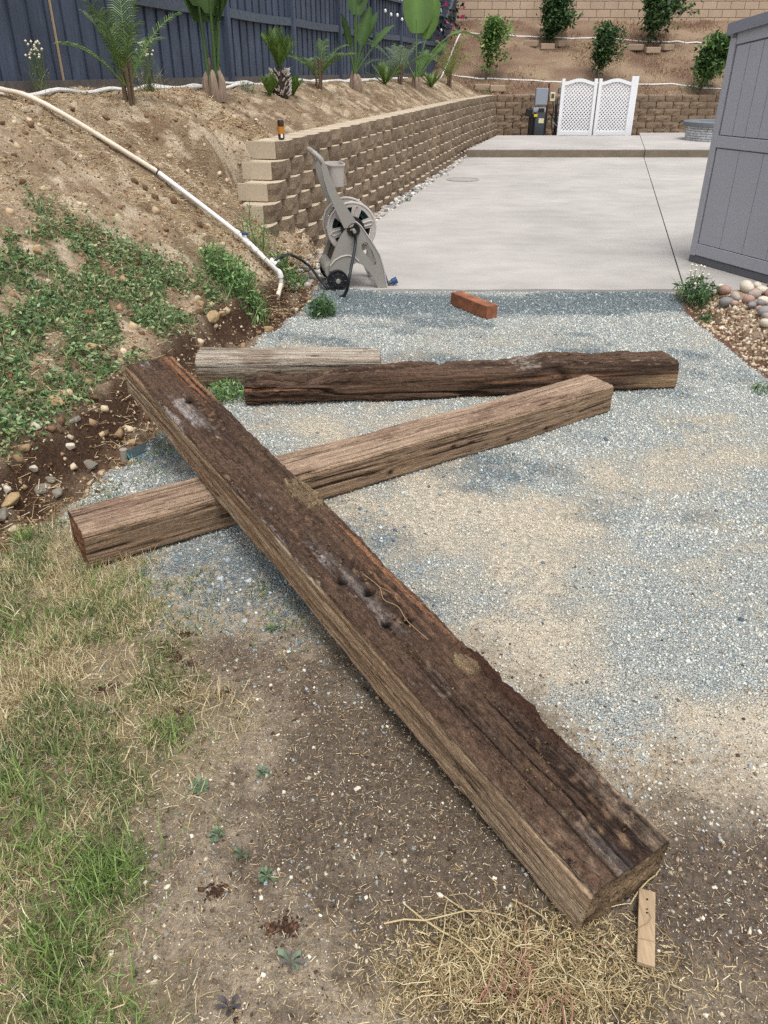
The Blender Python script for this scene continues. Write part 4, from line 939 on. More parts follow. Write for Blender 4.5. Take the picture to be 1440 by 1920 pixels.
# ------------------------------------------------------------------ drink can on the wall
cp = Vector((0, 0, 0)); cy = 7.85; cx = float(WX(cy)) - .28; cq = aty(528, 262, 7.72); cp = Vector((cq.x, 7.72, 1.0))
ct = thing('drink_can', 'tall dark drink can with an orange band standing on the wall end', 'can', cp)
b = MB(); b.lathe([(0, 0), (.022, 0), (.028, .006), (.029, .012), (.029, .045)], cp, None, 20); b.build('lower_body', m_can, ct, True)
b = MB(); b.lathe([(.0292, .045), (.0292, .105)], cp, None, 20); b.build('orange_band', m_can_o, ct, True)
b = MB(); b.lathe([(.029, .105), (.029, .148), (.024, .158)], cp, None, 20); b.build('upper_body', m_can, ct, True)
b = MB(); b.lathe([(.024, .158), (.026, .162), (.023, .160), (0, .158)], cp, None, 20); b.build('lid', m_can_m, ct, True)
b = MB(); b.box(cp + Vector((.008, -.0285, .03)), (.02, .003, .03)); b.build('printed_label', m_white, ct)

# ------------------------------------------------------------------ plants
GREEN = [linA(c_, .8) for c_ in ((58, 92, 44), (76, 112, 52), (44, 74, 36), (98, 132, 66))]
LEAF_V = np.array([[0, 0, 0], [-.24, .45, .06], [0, 1, 0], [.24, .45, .06]]); LEAF_F = np.array([[0, 3, 2], [0, 2, 1]])
def leaves(pos, R, size, cols): return scatter(LEAF_V, LEAF_F, pos, R, size, cols)
def tree(u, v, vtop, du0, du1, label, cols, n, leaf, group, trunk_r=.025, vcrown=None, seed=0):
    base = at(u, v); k = (960 - vtop) / FPX; top = CAM_H + base.y * (k * PC - PS) / (PC + k * PS)
    kc = (960 - (vcrown or (v - (v - vtop) * .12))) / FPX; zc = CAM_H + base.y * (kc * PC - PS) / (PC + kc * PS); zc = max(zc, base.z + .12)
    mpp = base.y * PC / FPX * 1.02; r0, r1 = (du0 - u) * mpp, (du1 - u) * mpp
    rg = np.random.default_rng(seed + 5); t = thing('young_tree', label, 'tree', base, group)
    tips = []; b = MB(); Ht = top - base.z
    pts = [base + Vector((.02 * math.sin(q * 3), .02 * math.cos(q * 2), Ht * .8 * q)) for q in np.linspace(-.05, 1, 6)]; b.tube(pts, [trunk_r * (1 - .75 * q) for q in np.linspace(0, 1, 6)], 7)
    for j in range(26):
        z0 = rg.uniform(.15, .7); z1 = rg.uniform(max(z0 + .05, (zc - base.z) / Ht), 1.0); fx = rg.uniform(-1, 1); wid = math.sin(math.pi * min(.93, max(.25, (z1 * Ht - (zc - base.z) + .1) / (top - zc + .1)))) ** .6
        ex_ = (r1 if fx > 0 else -r0) * abs(fx) * wid; ey_ = rg.uniform(-.8, .8) * .5 * (r1 - r0) * wid
        tip = base + Vector((ex_, ey_, z1 * Ht)); st_ = base + Vector((0, 0, z0 * Ht)); mid = st_.lerp(tip, .5) + Vector((0, 0, .08 * Ht)); q = smooth_path([st_, mid, tip], 4); b.tube(q, [trunk_r * .35 * (1 - .7 * k_ / (len(q) - 1)) for k_ in range(len(q))], 5); tips.append(q)
    b.build('trunk', m_bark, t, True)
    idx = rg.integers(0, len(tips), n); pos = np.array([tips[i][rg.integers(1, len(tips[i]))][:] for i in idx]); spread = .075 * (r1 - r0 + Ht) * .48
    pos += rg.normal(0, spread, (n, 3)); ok = (pos[:, 2] > zc - .05) & (pos[:, 2] < top + .03); pos = pos[ok]; n = len(pos)
    R = rand_rot(n); cc = pick(cols, n, .3); Vv, Ff, Cc = leaves(pos, R, leaf * RNG.uniform(.6, 1.3, n), cc)
    put('crown', npmesh('crown', Vv - np.array(base), Ff, Cc), m_leaf, t)
dk = [linA(c_, .8) for c_ in ((56, 84, 48), (72, 102, 56), (42, 66, 40), (96, 126, 72))]
lt = [linA(c_, .8) for c_ in ((96, 132, 62), (118, 154, 74), (70, 104, 52), (144, 176, 98))]
tree(911, 151, 33, 884, 962, 'light green slender young tree above two loose blocks', lt, 2600, .10, 'young trees on the far bank', seed=1)
tree(1028, 84, -22, 992, 1068, 'dense dark green young tree inside the left ring of blocks', dk, 9000, .12, 'young trees on the far bank', seed=2)
tree(1118, 150, 42, 1092, 1170, 'dark green sapling growing right behind the lattice gates', dk, 2600, .10, 'young trees on the far bank', seed=3)
tree(1214, 88, -25, 1150, 1272, 'wide dark green young tree inside the right ring of blocks', dk, 6000, .12, 'young trees on the far bank', seed=4)
tree(1312, 178, 66, 1246, 1386, 'sprawling green citrus bush at the far bank beside the shed', lt[:2] + dk, 4200, .12, 'young trees on the far bank', trunk_r=.035, seed=5)
def bush(base, rx, ry, rz, label, cols, n, leaf, name, cat, fl=None):
    t = thing(name, label, cat, base); d = RNG.normal(0, 1, (n, 3)); d /= np.linalg.norm(d, axis=1)[:, None]; rr = RNG.uniform(.35, 1, (n, 1)) ** .6
    nn = 1 + .35 * fbm(d[:, 0] * 2.5, d[:, 1] * 2.5, d[:, 2] * 2.5, 2, 5)
    pos = np.array(base) + d * rr * nn[:, None] * np.array([rx, ry, rz]) + np.array([0, 0, rz])
    cc = pick(cols, n, .35)
    if fl is not None: k = (RNG.random(n) < .07) & (rr[:, 0] > .8); cc[k] = pick([fl], int(k.sum()), .3)
    V, F, C = leaves(pos, rand_rot(n), leaf * RNG.uniform(.6, 1.3, n), cc); put('foliage', npmesh('foliage', V - np.array(base), F, C), m_leaf, t)
    b = MB()
    for k in range(5): b.tube(smooth_path([Vector(base), Vector(base) + Vector((RNG.uniform(-.3, .3) * rx, RNG.uniform(-.3, .3) * ry, rz * .7)), Vector(base) + Vector((RNG.uniform(-.7, .7) * rx, RNG.uniform(-.7, .7) * ry, rz * 1.5))], 4), .03, 6)
    b.build('stem', m_bark, t, True)
bush(Vector((-.6, 24.2, 1.3)), 2.6, 3.0, 1.4, 'dark bougainvillea with magenta flowers behind the fence', [linA((30, 44, 26), .7), linA((42, 58, 32), .7), linA((26, 34, 24), .7)], 6000, .16, 'bougainvillea', 'shrub', linA((190, 40, 110), .8))
bush(Vector((10.4, 27.6, 2.7)), 1.4, .9, .75, 'leafy green treetop showing over the block wall above the shed', [linA((66, 92, 48), .8), linA((86, 116, 58), .8), linA((46, 70, 38), .8)], 2600, .14, 'tree_behind_wall', 'tree')
b = MB(); q = aty(828, 34, 25.8); b.box(q + Vector((0, 0, .2)), (.1, .1, 1.6), None, .006); tag(b.build('white_post', m_white, None, loc=q - Vector((0, 0, .6))), 'white square post standing behind the fence corner', 'post')

def paddle(t, base, az, elev, pet, blade, wid, droop, cols, twist=0.0):
    """a banana-type leaf: petiole and broad folded blade"""
    d = Vector((math.sin(az) * math.cos(elev), math.cos(az) * math.cos(elev), math.sin(elev))); side = Vector((math.cos(az), -math.sin(az), 0)); side = (Matrix.Rotation(twist, 3, d) @ side)
    pts = []; p = Vector(base); n = 16; cur = d.copy(); tot = pet + blade
    for i in range(n + 1):
        pts.append(p.copy()); cur = (cur + Vector((0, 0, -droop / n * (.3 + 1.4 * i / n)))).normalized(); p = p + cur * (tot / n)
    V, F, C = [], [], []; nb = int(round(n * pet / tot)); c0 = np.array(cols)
    V = []; rows = []
    for i in range(nb, n + 1):
        f = (i - nb) / max(1, n - nb); w = wid * (math.sin(math.pi * min(1, f * .94 + .045)) ** .55) * (1 - .25 * f); dd = (pts[min(i + 1, n)] - pts[max(i - 1, 0)]).normalized(); sv = (side - dd * side.dot(dd)).normalized(); up = sv.cross(dd)
        row = []
        for k in (-1, -.5, 0, .5, 1):
            V.append(pts[i] + sv * (w * k) + up * (abs(k) * w * .32 + .012 * math.sin(i * 2.3 + k * 5) * abs(k))); row.append(len(V) - 1); C.append(c0 * (1.25 if k == 0 else 1.0 - .12 * (abs(k) == 1)) * random.uniform(.92, 1.08))
        rows.append(row)
    for r0_, r1_ in zip(rows[:-1], rows[1:]):
        for k in range(4): F.append((r0_[k], r0_[k + 1], r1_[k + 1], r1_[k]))
    m = MB(); m.tube(pts[:nb + 3], [.022 - .012 * q / (nb + 2) for q in range(nb + 3)], 6); o_ = len(V); V += [Vector(q) for q in m.v]; C += [c0 * 1.1] * len(m.v)
    F4 = [f for f in F] + [tuple(i + o_ for i in f) for f in m.f if len(f) == 4]
    me = npmesh('leaf', np.array([(q - origin(t))[:] for q in V]), np.array(F4), np.array(C), smooth=True); put('leaf', me, m_leaf, t)
def frond(t, base, az, elev, L, droop, nl, lw_, ll, cols, stiff=False):
    p = Vector(base); d = Vector((math.sin(az) * math.cos(elev), math.cos(az) * math.cos(elev), math.sin(elev))); pts = [p.copy()]; cur = d.copy(); n = 14; dirs = [d]
    for i in range(n): cur = (cur + Vector((0, 0, -droop / n * (.4 + i / n)))).normalized(); p = p + cur * (L / n); pts.append(p.copy()); dirs.append(cur.copy())
    V, F, C = [], [], []
    for i in range(nl):
        f = .18 + .82 * i / (nl - 1); x = f * n; k = min(int(x), n - 1); q = pts[k].lerp(pts[k + 1], x - k); dd = dirs[k]; side = dd.cross(Vector((0, 0, 1)))
        side = side.normalized() if side.length > .05 else Vector((1, 0, 0)); up = side.cross(dd)
        ln = ll * (math.sin(math.pi * min(1, .15 + .85 * (1 - f) ** .7)) ** .5 * .75 + .25)
        for sg in (-1, 1):
            v = (side * sg * (.9 if not stiff else .7) + dd * (.75 if not stiff else 1.0) + up * .25).normalized(); w = dd * lw_; e1 = q + v * ln * .55 + Vector((0, 0, .0)); e2 = q + v * ln + Vector((0, 0, -.3 * ln if not stiff else 0)); b0 = len(V)
            V += [q - w * .5, q + w * .5, e1 + w * .5, e1 - w * .5, e2, e2 + w * .1]; F += [(b0, b0 + 1, b0 + 2, b0 + 3), (b0 + 3, b0 + 2, b0 + 5, b0 + 4)]; cc = np.array(cols[random.randrange(len(cols))]) * random.uniform(.75, 1.25); C += [cc] * 6
    m = MB(); m.tube(pts, [.010 - .008 * q / n for q in range(n + 1)], 5); o_ = len(V); V += [Vector(q) for q in m.v]; C += [np.array(cols[0]) * 1.1] * len(m.v); F += [tuple(i + o_ for i in f) for f in m.f if len(f) == 4]
    put('frond', npmesh('frond', np.array([(q - origin(t))[:] for q in V]), np.array(F), np.array(C)), m_leaf, t)
PALM = [linA(c_, .85) for c_ in ((98, 126, 62), (72, 100, 50), (124, 146, 78), (60, 86, 46))]
def palm(u, v, vtop, label, n, L, seed, cols=PALM, ll=.22):
    random.seed(seed); base = at(u, v); t = thing('palm', label, 'palm', base, 'young palms along the fence')
    b = MB()
    for k in range(5): a = k * 1.3; b.tube(smooth_path([base + Vector((.03 * math.cos(a), .03 * math.sin(a), -.02)), base + Vector((.04 * math.cos(a), .04 * math.sin(a), .16)), base + Vector((.05 * math.cos(a), .05 * math.sin(a), .34))], 3), [.016] * 7, 6)
    b.build('stems', m_bark, t, True)
    for k in range(n):
        a = k * 2.4 + random.uniform(-.3, .3); e = random.uniform(.75, 1.4); frond(t, base + Vector((.03 * math.cos(a), .03 * math.sin(a), .12)), a, e, L * random.uniform(.75, 1.1), random.uniform(.9, 1.7), 26, .0075, ll, cols)
palm(243, 192, 38, 'feathery young palm at the left end of the fence planting', 10, .66, 1, ll=.15)
palm(598, 166, 80, 'small feathery palm between the sago and the second tall-leaved plant', 9, .58, 2, ll=.14)
palm(750, 158, 108, 'grey-green small palm beside the far paddle-leaved plant', 11, .85, 3, [linA(c_, .85) for c_ in ((104, 124, 92), (126, 142, 108), (84, 104, 76))], .2)
palm(842, 162, 126, 'yellowish bushy palm at the far fence corner', 12, .85, 4, [linA(c_, .85) for c_ in ((124, 138, 72), (96, 116, 58), (146, 150, 90))], .22)
BAN = lin(84, 112, 62, .7)
def sheaths(t, base, n, r, hh_):
    for k in range(n):
        a = k * 2.4; b = MB(); q0 = base + Vector((r * math.cos(a), r * math.sin(a), -.03)); b.tube(smooth_path([q0, q0 + Vector((.02 * math.cos(a), .02 * math.sin(a), hh_ * .5)), q0 + Vector((-.01 * math.cos(a), -.01 * math.sin(a), hh_ * (.8 + .3 * (k % 2))))], 4), [.05, .052, .05, .045, .04, .034, .028, .02, .008], 7); b.build('leaf_sheath', m_sheath, t, True)
random.seed(31)
base = at(404, 184); bp1 = thing('paddle_leaf_plant', 'tallest paddle-leaved plant with dry brown sheaths, leaves cut by the top edge', 'plant', base, 'paddle-leaved plants along the fence'); sheaths(bp1, base, 5, .055, .34)
for az, el, pet, bl_, wd, dr, tw in ((-.7, 1.38, .62, .75, .25, .15, 0.1), (.2, 1.5, .66, .8, .24, .1, .1), (.9, 1.38, .60, .75, .24, .1, .1), (1.6, 1.44, .52, .42, .12, .2, .4), (-.6, 1.48, .74, .7, .18, .1, -.3), (2.8, 1.42, .62, .7, .16, .1, .3)):
    paddle(bp1, base + Vector((RNG.uniform(-.04, .04), RNG.uniform(-.04, .04), .05)), az, el, pet, bl_, wd, dr, BAN, tw)
base = at(666, 168); bp2 = thing('paddle_leaf_plant', 'paddle-leaved plant with a short fibrous trunk in front of the fence rail', 'plant', base, 'paddle-leaved plants along the fence'); sheaths(bp2, base, 3, .04, .3)
for az, el, pet, bl_, wd, dr, tw in ((.6, 1.5, .8, .95, .22, .35, .8), (-1.4, 1.35, .35, .45, .09, .2, .9), (1.2, 1.3, .4, .5, .13, .15, .8), (1.5, .95, .45, .42, .10, .5, .5), (.2, 1.5, .9, .7, .2, .3, .1), (1.0, 1.15, .5, .4, .1, .3, .3)):
    paddle(bp2, base + Vector((0, 0, .2)), az, el, pet, bl_, wd, dr, BAN, tw)
base = at(780, 167); bp3 = thing('paddle_leaf_plant', 'far paddle-leaved plant with one broad upright leaf and a drooping leaf', 'plant', base, 'paddle-leaved plants along the fence'); sheaths(bp3, base, 3, .05, .3)
for az, el, pet, bl_, wd, dr, tw in ((-.2, 1.5, .75, 1.05, .34, .12, .1), (1.0, 1.3, .7, .75, .24, .35, .5), (1.5, 1.1, .9, .75, .13, 2.2, .2), (1.4, .9, .35, .6, .13, .5, .2), (-1.2, 1.0, .3, .5, .12, .4, .2), (.4, .8, .3, .5, .12, .3, .2)):
    paddle(bp3, base + Vector((0, 0, .15)), az, el, pet, bl_, wd, dr, lin(98, 130, 64, .75), tw)
def sago(u, v, label, trunk_h, trunk_r, n, L, elev, seed):
    random.seed(seed); base = at(u, v); t = thing('sago_palm', label, 'palm', base, 'sago palms along the fence'); cols = [linA(c_, .85) for c_ in ((82, 112, 42), (108, 134, 54), (58, 84, 36))]
    if trunk_h > 0:
        b = MB(); b.lathe([(.0, -.04), (trunk_r * .8, -.04), (trunk_r * 1.05, trunk_h * .4), (trunk_r * .8, trunk_h * .85), (.02, trunk_h)], base, None, 18); b.build('trunk', m_sago_trunk, t, True)
        b = MB()
        for k in range(150):
            zz = random.uniform(.01, .9) * trunk_h; a = k * 2.399; rr = trunk_r * (1.02 - .25 * abs(zz / trunk_h - .4)); q0 = base + Vector((rr * math.cos(a), rr * math.sin(a), zz)); b.tube([q0, q0 + Vector((.03 * math.cos(a), .03 * math.sin(a), .022))], [.010, .004], 4)
        b.build('leaf_scales', m_scale, t)
    for k in range(n): a = k * 2.4; frond(t, base + Vector((0, 0, trunk_h * .92)), a, elev + random.uniform(-.2, .35), L * random.uniform(.8, 1.1), .35, 24, .009, .09, cols, True)
    return t
sago(527, 180, 'sago palm with a white-scaled stubby trunk and upright fronds', .30, .105, 24, .36, 1.05, 5)
sago(722, 158, 'small dark sago palm with no visible trunk, left of the grey-green palm', 0, 0, 14, .38, .75, 6)
sago(809, 164, 'small sago rosette at the foot of the far fence post', 0, 0, 14, .34, .75, 7)
# small pups beside the scaled trunk belong to it as offshoots
for u, label in ((506, 'small green offshoot to the left of the scaled sago trunk'), (549, 'small green offshoot to the right of the scaled sago trunk')):
    sago(u, 180, label, 0, 0, 7, .2, 1.0, u)

BL_V = np.array([[-.5, 0, 0], [.5, 0, 0], [-.4, .12, .5], [.4, .12, .5], [0, .5, .92]]); BL_F = np.array([[0, 1, 3], [0, 3, 2], [2, 3, 4]])
def blades(pos, length, width, lean, cols, droop=1.0):
    n = len(pos); V0 = BL_V.copy(); R = rand_rot(n, lean); sc = np.stack([width, length * droop, length], 1)
    return scatter(V0, BL_F, pos, R, sc, cols)
# ------------------------------------------------------------------ weeds as single plants
def weed(name, base, r, hh_, n, leaf, cols, label, group=None, flower=None, up=.7, broad=1.0):
    t = thing(name, label, 'weed', base, group); rg = RNG; V0 = LEAF_V.copy(); V0[:, 0] *= broad
    az = rg.uniform(0, 2 * np.pi, n); f = rg.uniform(0, 1, n) ** .7; rad = r * np.sqrt(rg.uniform(0, 1, n)) * (.5 + .5 * f)
    pos = np.stack([base[0] + rad * np.cos(az), base[1] + rad * np.sin(az), np.zeros(n)], 1)
    pos[:, 2] = h(pos[:, 0], pos[:, 1]) + f * hh_ * (1 - .6 * (rad / r) ** 2) - .01
    V0[:, 0] *= .62; R = rand_rot(n, 1.0); Vv, Ff, Cc = scatter(V0, LEAF_F, pos, R, leaf * rg.uniform(.5, 1.2, n), pick(cols, n, .3))
    put('leaves', npmesh('leaves', Vv - np.array(base), Ff, Cc), m_leaf, t)
    b = MB()
    for k in range(max(4, n // 60)):
        a = rg.uniform(0, 6.28); q = rg.uniform(.2, .8) * r; x1, y1 = base[0] + q * math.cos(a), base[1] + q * math.sin(a); z1 = hz(x1, y1)
        b.tube(smooth_path([Vector((base[0] + .4 * q * math.cos(a), base[1] + .4 * q * math.sin(a), z1 - .02)), Vector((x1, y1, z1 + hh_ * .5)), Vector((x1 + .02, y1, z1 + hh_ * rg.uniform(.7, 1.05)))], 3), .0025, 4)
    b.build('stalks', M_STALK, t)
    nb = n // 4; rr_ = r * np.sqrt(rg.uniform(0, 1, nb)); aa_ = rg.uniform(0, 6.28, nb); pb_ = np.stack([base[0] + rr_ * np.cos(aa_), base[1] + rr_ * np.sin(aa_), np.zeros(nb)], 1); pb_[:, 2] = h(pb_[:, 0], pb_[:, 1])
    Vb, Fb, Cb = blades(pb_, hh_ * rg.uniform(.5, 1.1, nb), rg.uniform(.003, .006, nb), .45, pick(cols, nb, .25)); put('grass_blades', npmesh('grass_blades', Vb - np.array(base), Fb, Cb), m_leaf, t)
    if flower is not None:
        b = MB(); sk = MB()
        for k in range(flower[1]):
            a = rg.uniform(0, 6.28); q = rg.uniform(.1, .7) * r; x1, y1 = base[0] + q * math.cos(a), base[1] + q * math.sin(a); z1 = hz(x1, y1) + hh_ * rg.uniform(.85, 1.25)
            sk.tube([Vector((base[0] + .6 * (x1 - base[0]), base[1] + .6 * (y1 - base[1]), hz(x1, y1))), Vector((x1, y1, z1))], .0014, 4); b.lathe([(0, -.012), (.011, 0), (0, .012)], (x1, y1, z1), None, 6)
        tag(b.build('flower_heads', flower[0], t), kind='stuff'); tag(sk.build('flower_stalks', M_STALK, t), kind='stuff')
    return t
M_STALK = M('green_stalk', lin(92, 110, 62, .8), rough=.8)
m_flw = M('pale_seed_head', lin(222, 216, 190, .8), rough=.9)
WG = [linA(c_, .85) for c_ in ((106, 140, 82), (128, 160, 98), (84, 114, 66), (150, 178, 116))]
WGd = [linA(c_, .85) for c_ in ((74, 108, 66), (94, 128, 80), (60, 88, 56), (120, 150, 100))]
weed('weed_clump', at(440, 540), .23, .24, 1150, .055, WG, 'lush green weed clump around the foot of the white pipe', None, None)
weed('weed_clump', at(545, 530), .16, .14, 420, .05, WG, 'loose green weeds behind the pipe elbow at the wall foot')
weed('weed_clump', at(488, 470), .14, .34, 230, .035, WG, 'tall thin weeds standing before the stepped wall end')
weed('weed_clump', at(604, 592), .10, .17, 420, .045, WGd, 'dark leafy weed by the gravel corner below the reel wheel')
weed('weed_clump', at(1300, 566), .15, .22, 330, .06, WGd, 'leafy weed with pale flower heads before the shed corner', None, (m_flw, 12))
weed('weed_clump', at(1326, 600), .07, .05, 120, .04, WGd, 'small low weed at the gravel edge beside the pebble bed')
weed('weed_clump', at(425, 745), .12, .10, 420, .035, WG, 'torn green weeds caught between the rotted ties')
weed('weed_clump', at(1436, 735), .10, .04, 90, .035, WGd, 'low green weed at the edge of the gravel, far right of the crumbling tie')
weed('weed_clump', Vector((float(FX(8.1)) + .42, 8.1, hz(float(FX(8.1)) + .42, 8.1))), .13, .32, 150, .03, [linA((150, 146, 110), .8), linA((116, 120, 84), .8)], 'dry flowering weed in front of the left palm', None, (m_flw, 26))
weed('weed_clump', Vector((float(FX(6.95)) + .16, 6.95, hz(float(FX(6.95)) + .16, 6.95))), .10, .30, 60, .03, [linA((150, 146, 120), .8)], 'dry seed-head weed against the fence at the far left', None, (m_flw, 22))
weed('weed_clump', at(465, 168), .14, .08, 150, .04, [linA((132, 150, 124), .8), linA((110, 130, 104), .8)], 'grey-green low weed between the tall plant and the sago')
weed('weed_clump', at(1092, 1000 - 823), .0001 + .3, .05, 10, .03, WGd, 'sparse weed on the far bank behind the gates')
weed('weed_clump', at(905, 395 - 220), .28, .12, 220, .05, [linA((150, 156, 126), .8), linA((124, 134, 104), .8)], 'grey-green weeds by the loose blocks at the far bend of the wall')
weed('weed_clump', at(835, 336), .12, .06, 140, .04, WG, 'green weeds in the pebble strip near the round drain lid')
weed('weed_clump', at(765, 385), .05, .09, 50, .04, WG, 'single small weed in the pebble strip halfway along the wall')
# flat rosettes in the soil
def rosette(u, v, r, n, label, cols):
    base = at(u, v); t = thing('rosette_weed', label, 'weed', base, 'small rosette weeds in the bare soil')
    for k in range(n):
        a = 2.4 * k; L = r * random.uniform(.6, 1.1); w = L * .2; e = random.uniform(.15, .7); d = Vector((math.cos(a) * math.cos(e), math.sin(a) * math.cos(e), math.sin(e))); s_ = Vector((-math.sin(a), math.cos(a), 0)); q0 = base + Vector((0, 0, .004)); b = MB()
        b.add([q0, q0 + d * L * .5 + s_ * w * .7 + Vector((0, 0, .004)), q0 + d * L * .85 + s_ * w + Vector((0, 0, -.002)), q0 + d * L * 1.05, q0 + d * L * .85 - s_ * w + Vector((0, 0, -.002)), q0 + d * L * .5 - s_ * w * .7 + Vector((0, 0, .004)), q0 + d * L * .55 - Vector((0, 0, .003))], [(0, 1, 6), (1, 2, 6), (2, 3, 6), (3, 4, 6), (4, 5, 6), (5, 0, 6)])
        b.build('leaf', cols[k % len(cols)], t)
gr_a = M('grey_green_leaf', lin(112, 130, 108, .8), rough=.7); gr_b = M('green_leaf', lin(96, 120, 84, .8), rough=.7); gr_c = M('purple_leaf', lin(82, 78, 80, .8), rough=.7); gr_d = M('dry_leaf', lin(112, 106, 98, .8), rough=.8)
rosette(375, 1480, .034, 11, 'grey-green rosette weed at the edge of the dry lawn', [gr_a, gr_b]); rosette(492, 1452, .026, 9, 'small pale rosette weed nearest the tie in the dark soil', [gr_a])
rosette(408, 1568, .026, 8, 'round-leaved rosette weed, topmost of the close trio', [gr_a, gr_b]); rosette(452, 1606, .028, 9, 'dark narrow rosette weed, middle one of the close trio', [gr_d, gr_b]); rosette(501, 1646, .026, 8, 'bright rosette weed, lowest of the close trio', [gr_a, gr_b])
rosette(430, 1892, .028, 5, 'purple-leaved rosette weed low in the foreground', [gr_c]); rosette(545, 1808, .034, 7, 'wilted grey rosette weed near the straw heap', [gr_d, gr_a]); rosette(512, 1182, .03, 8, 'small green rosette weed beside the long dark tie', [gr_b])

# ------------------------------------------------------------------ lawn, ground cover, straw (uncountable)
def on_ground(n, x0, x1, y0, y1, mask=None):
    x = RNG.uniform(x0, x1, n); y = RNG.uniform(y0, y1, n)
    if mask is not None: k = RNG.random(n) < mask(x, y); x, y = x[k], y[k]
    return np.stack([x, y, h(x, y)], 1)
parts = []
clump = lambda x, y: lawn_mask(x, y) * (.22 + .78 * sst(-.1, .35, fbm(x * 6, y * 6, 0, 3, 71) + .35 * sst(-.75, -1.1, x) + .25 * np.exp(-((x + .62) / .12) ** 2 - ((y - 1.0) / .12) ** 2)))
pg = on_ground(150000, -2.0, -.3, .45, 2.75, clump); n = len(pg)
green_f = sst(-.15, .3, fbm(pg[:, 0] * 4.5, pg[:, 1] * 4.5, 0, 3, 72) + .4 * fbm(pg[:, 0] * 11, pg[:, 1] * 11, 0, 2, 73)) * .66 + .02
isg = RNG.random(n) < green_f
gc = pick([linA(c_, .85) for c_ in ((124, 140, 84), (104, 122, 70), (150, 160, 108), (80, 98, 58))], n, .28); dc = pick([linA(c_, .82) for c_ in ((222, 206, 162), (204, 186, 142), (180, 160, 120), (238, 226, 190))], n, .2)
parts.append(blades(pg, np.where(isg, RNG.uniform(.02, .05, n), RNG.uniform(.025, .06, n)), np.where(isg, RNG.uniform(.002, .0034, n), RNG.uniform(.0015, .0028, n)), np.where(isg, 1.05, 1.4), np.where(isg[:, None], gc, dc)))
# taller tufts in the lower left
for tx, ty, nn, rr in ((-.60, 1.06, 420, .08), (-.66, .9, 380, .11), (-.54, .74, 300, .08), (-.78, 1.12, 260, .1), (-1.38, 2.5, 120, .05), (-.95, 2.16, 200, .12), (-.9, 1.3, 250, .12), (-.58, 1.5, 130, .06), (-1.1, 1.9, 250, .15)):
    q = RNG.normal(0, rr * .6, (nn, 2)) + np.array([tx, ty]); pz = np.stack([q[:, 0], q[:, 1], h(q[:, 0], q[:, 1])], 1); m_ = len(pz)
    parts.append(blades(pz, RNG.uniform(.04, .085, m_), RNG.uniform(.0026, .0042, m_), .85, pick([linA(c_, .85) for c_ in ((122, 148, 78), (98, 124, 64), (146, 168, 98))], m_, .25), 1.2))
def joined(parts): 
    o = 0; Vs, Fs, Cs = [], [], []
    for V, F, C in parts: Vs.append(V); Fs.append(F + o); Cs.append(C); o += len(V)
    return np.concatenate(Vs), np.concatenate(Fs), np.concatenate(Cs)
V, F, C = joined(parts); tag(put('lawn_grass', npmesh('lawn_grass', V, F, C), m_leaf), 'patchy green and straw-coloured lawn grass', 'grass', kind='stuff')
# sparse grass along the gravel edge and under the ties
edge = lambda x, y: .5 * np.exp(-((x - TX(y) - .25) / .12) ** 2) * sst(-.1, .3, fbm(x * 6, y * 6, 0, 2, 75)) + .6 * np.exp(-((y - 2.2) / .16) ** 2 - ((x + .55) / .3) ** 2) * sst(-.1, .3, fbm(x * 7, y * 7, 0, 2, 76)) + .35 * np.exp(-((y - 1.98) / .1) ** 2 - ((x + .3) / .12) ** 2)
pe = on_ground(60000, -1.5, .1, 1.8, 5.2, edge); n = len(pe)
V, F, C = blades(pe, RNG.uniform(.015, .045, n), RNG.uniform(.002, .004, n), 1.0, pick([linA(c_, .85) for c_ in ((84, 112, 60), (104, 128, 76), (176, 164, 120))], n, .25)); tag(put('edge_grass', npmesh('edge_grass', V, F, C), m_leaf), 'short green grass along the gravel edge', 'grass', kind='stuff')
# broad-leaved ground cover on the bank
pw = on_ground(190000, -4.4, -.9, 2.3, 6.4, weed_mask); n = len(pw); pw[:, 2] += RNG.uniform(0, 1, n) * (.02 + .06 * sst(0, .4, fbm(pw[:, 0] * 5, pw[:, 1] * 5, 0, 2, 77)))
wc_ = pick([linA(c_, .85) for c_ in ((102, 134, 84), (124, 154, 102), (72, 100, 64), (154, 178, 130), (138, 150, 98))], n, .35)
V0 = LEAF_V.copy(); V0[:, 0] *= .95
V, F, C = scatter(V0, LEAF_F, pw, rand_rot(n, 1.0), RNG.uniform(.012, .042, n), wc_)
wb_ = on_ground(36000, -4.4, -.9, 2.3, 6.4, weed_mask); nb_ = len(wb_); wbv = blades(wb_, RNG.uniform(.03, .09, nb_), RNG.uniform(.003, .006, nb_), .8, pick([linA(c_, .85) for c_ in ((104, 132, 78), (84, 110, 62), (140, 150, 100), (176, 166, 122))], nb_, .25)); V, F, C = joined([(V, F, C), wbv]); tag(put('ground_cover_weeds', npmesh('ground_cover_weeds', V, F, C), m_leaf), 'low green broad-leaved weeds spreading over the bank', 'weeds', kind='stuff')
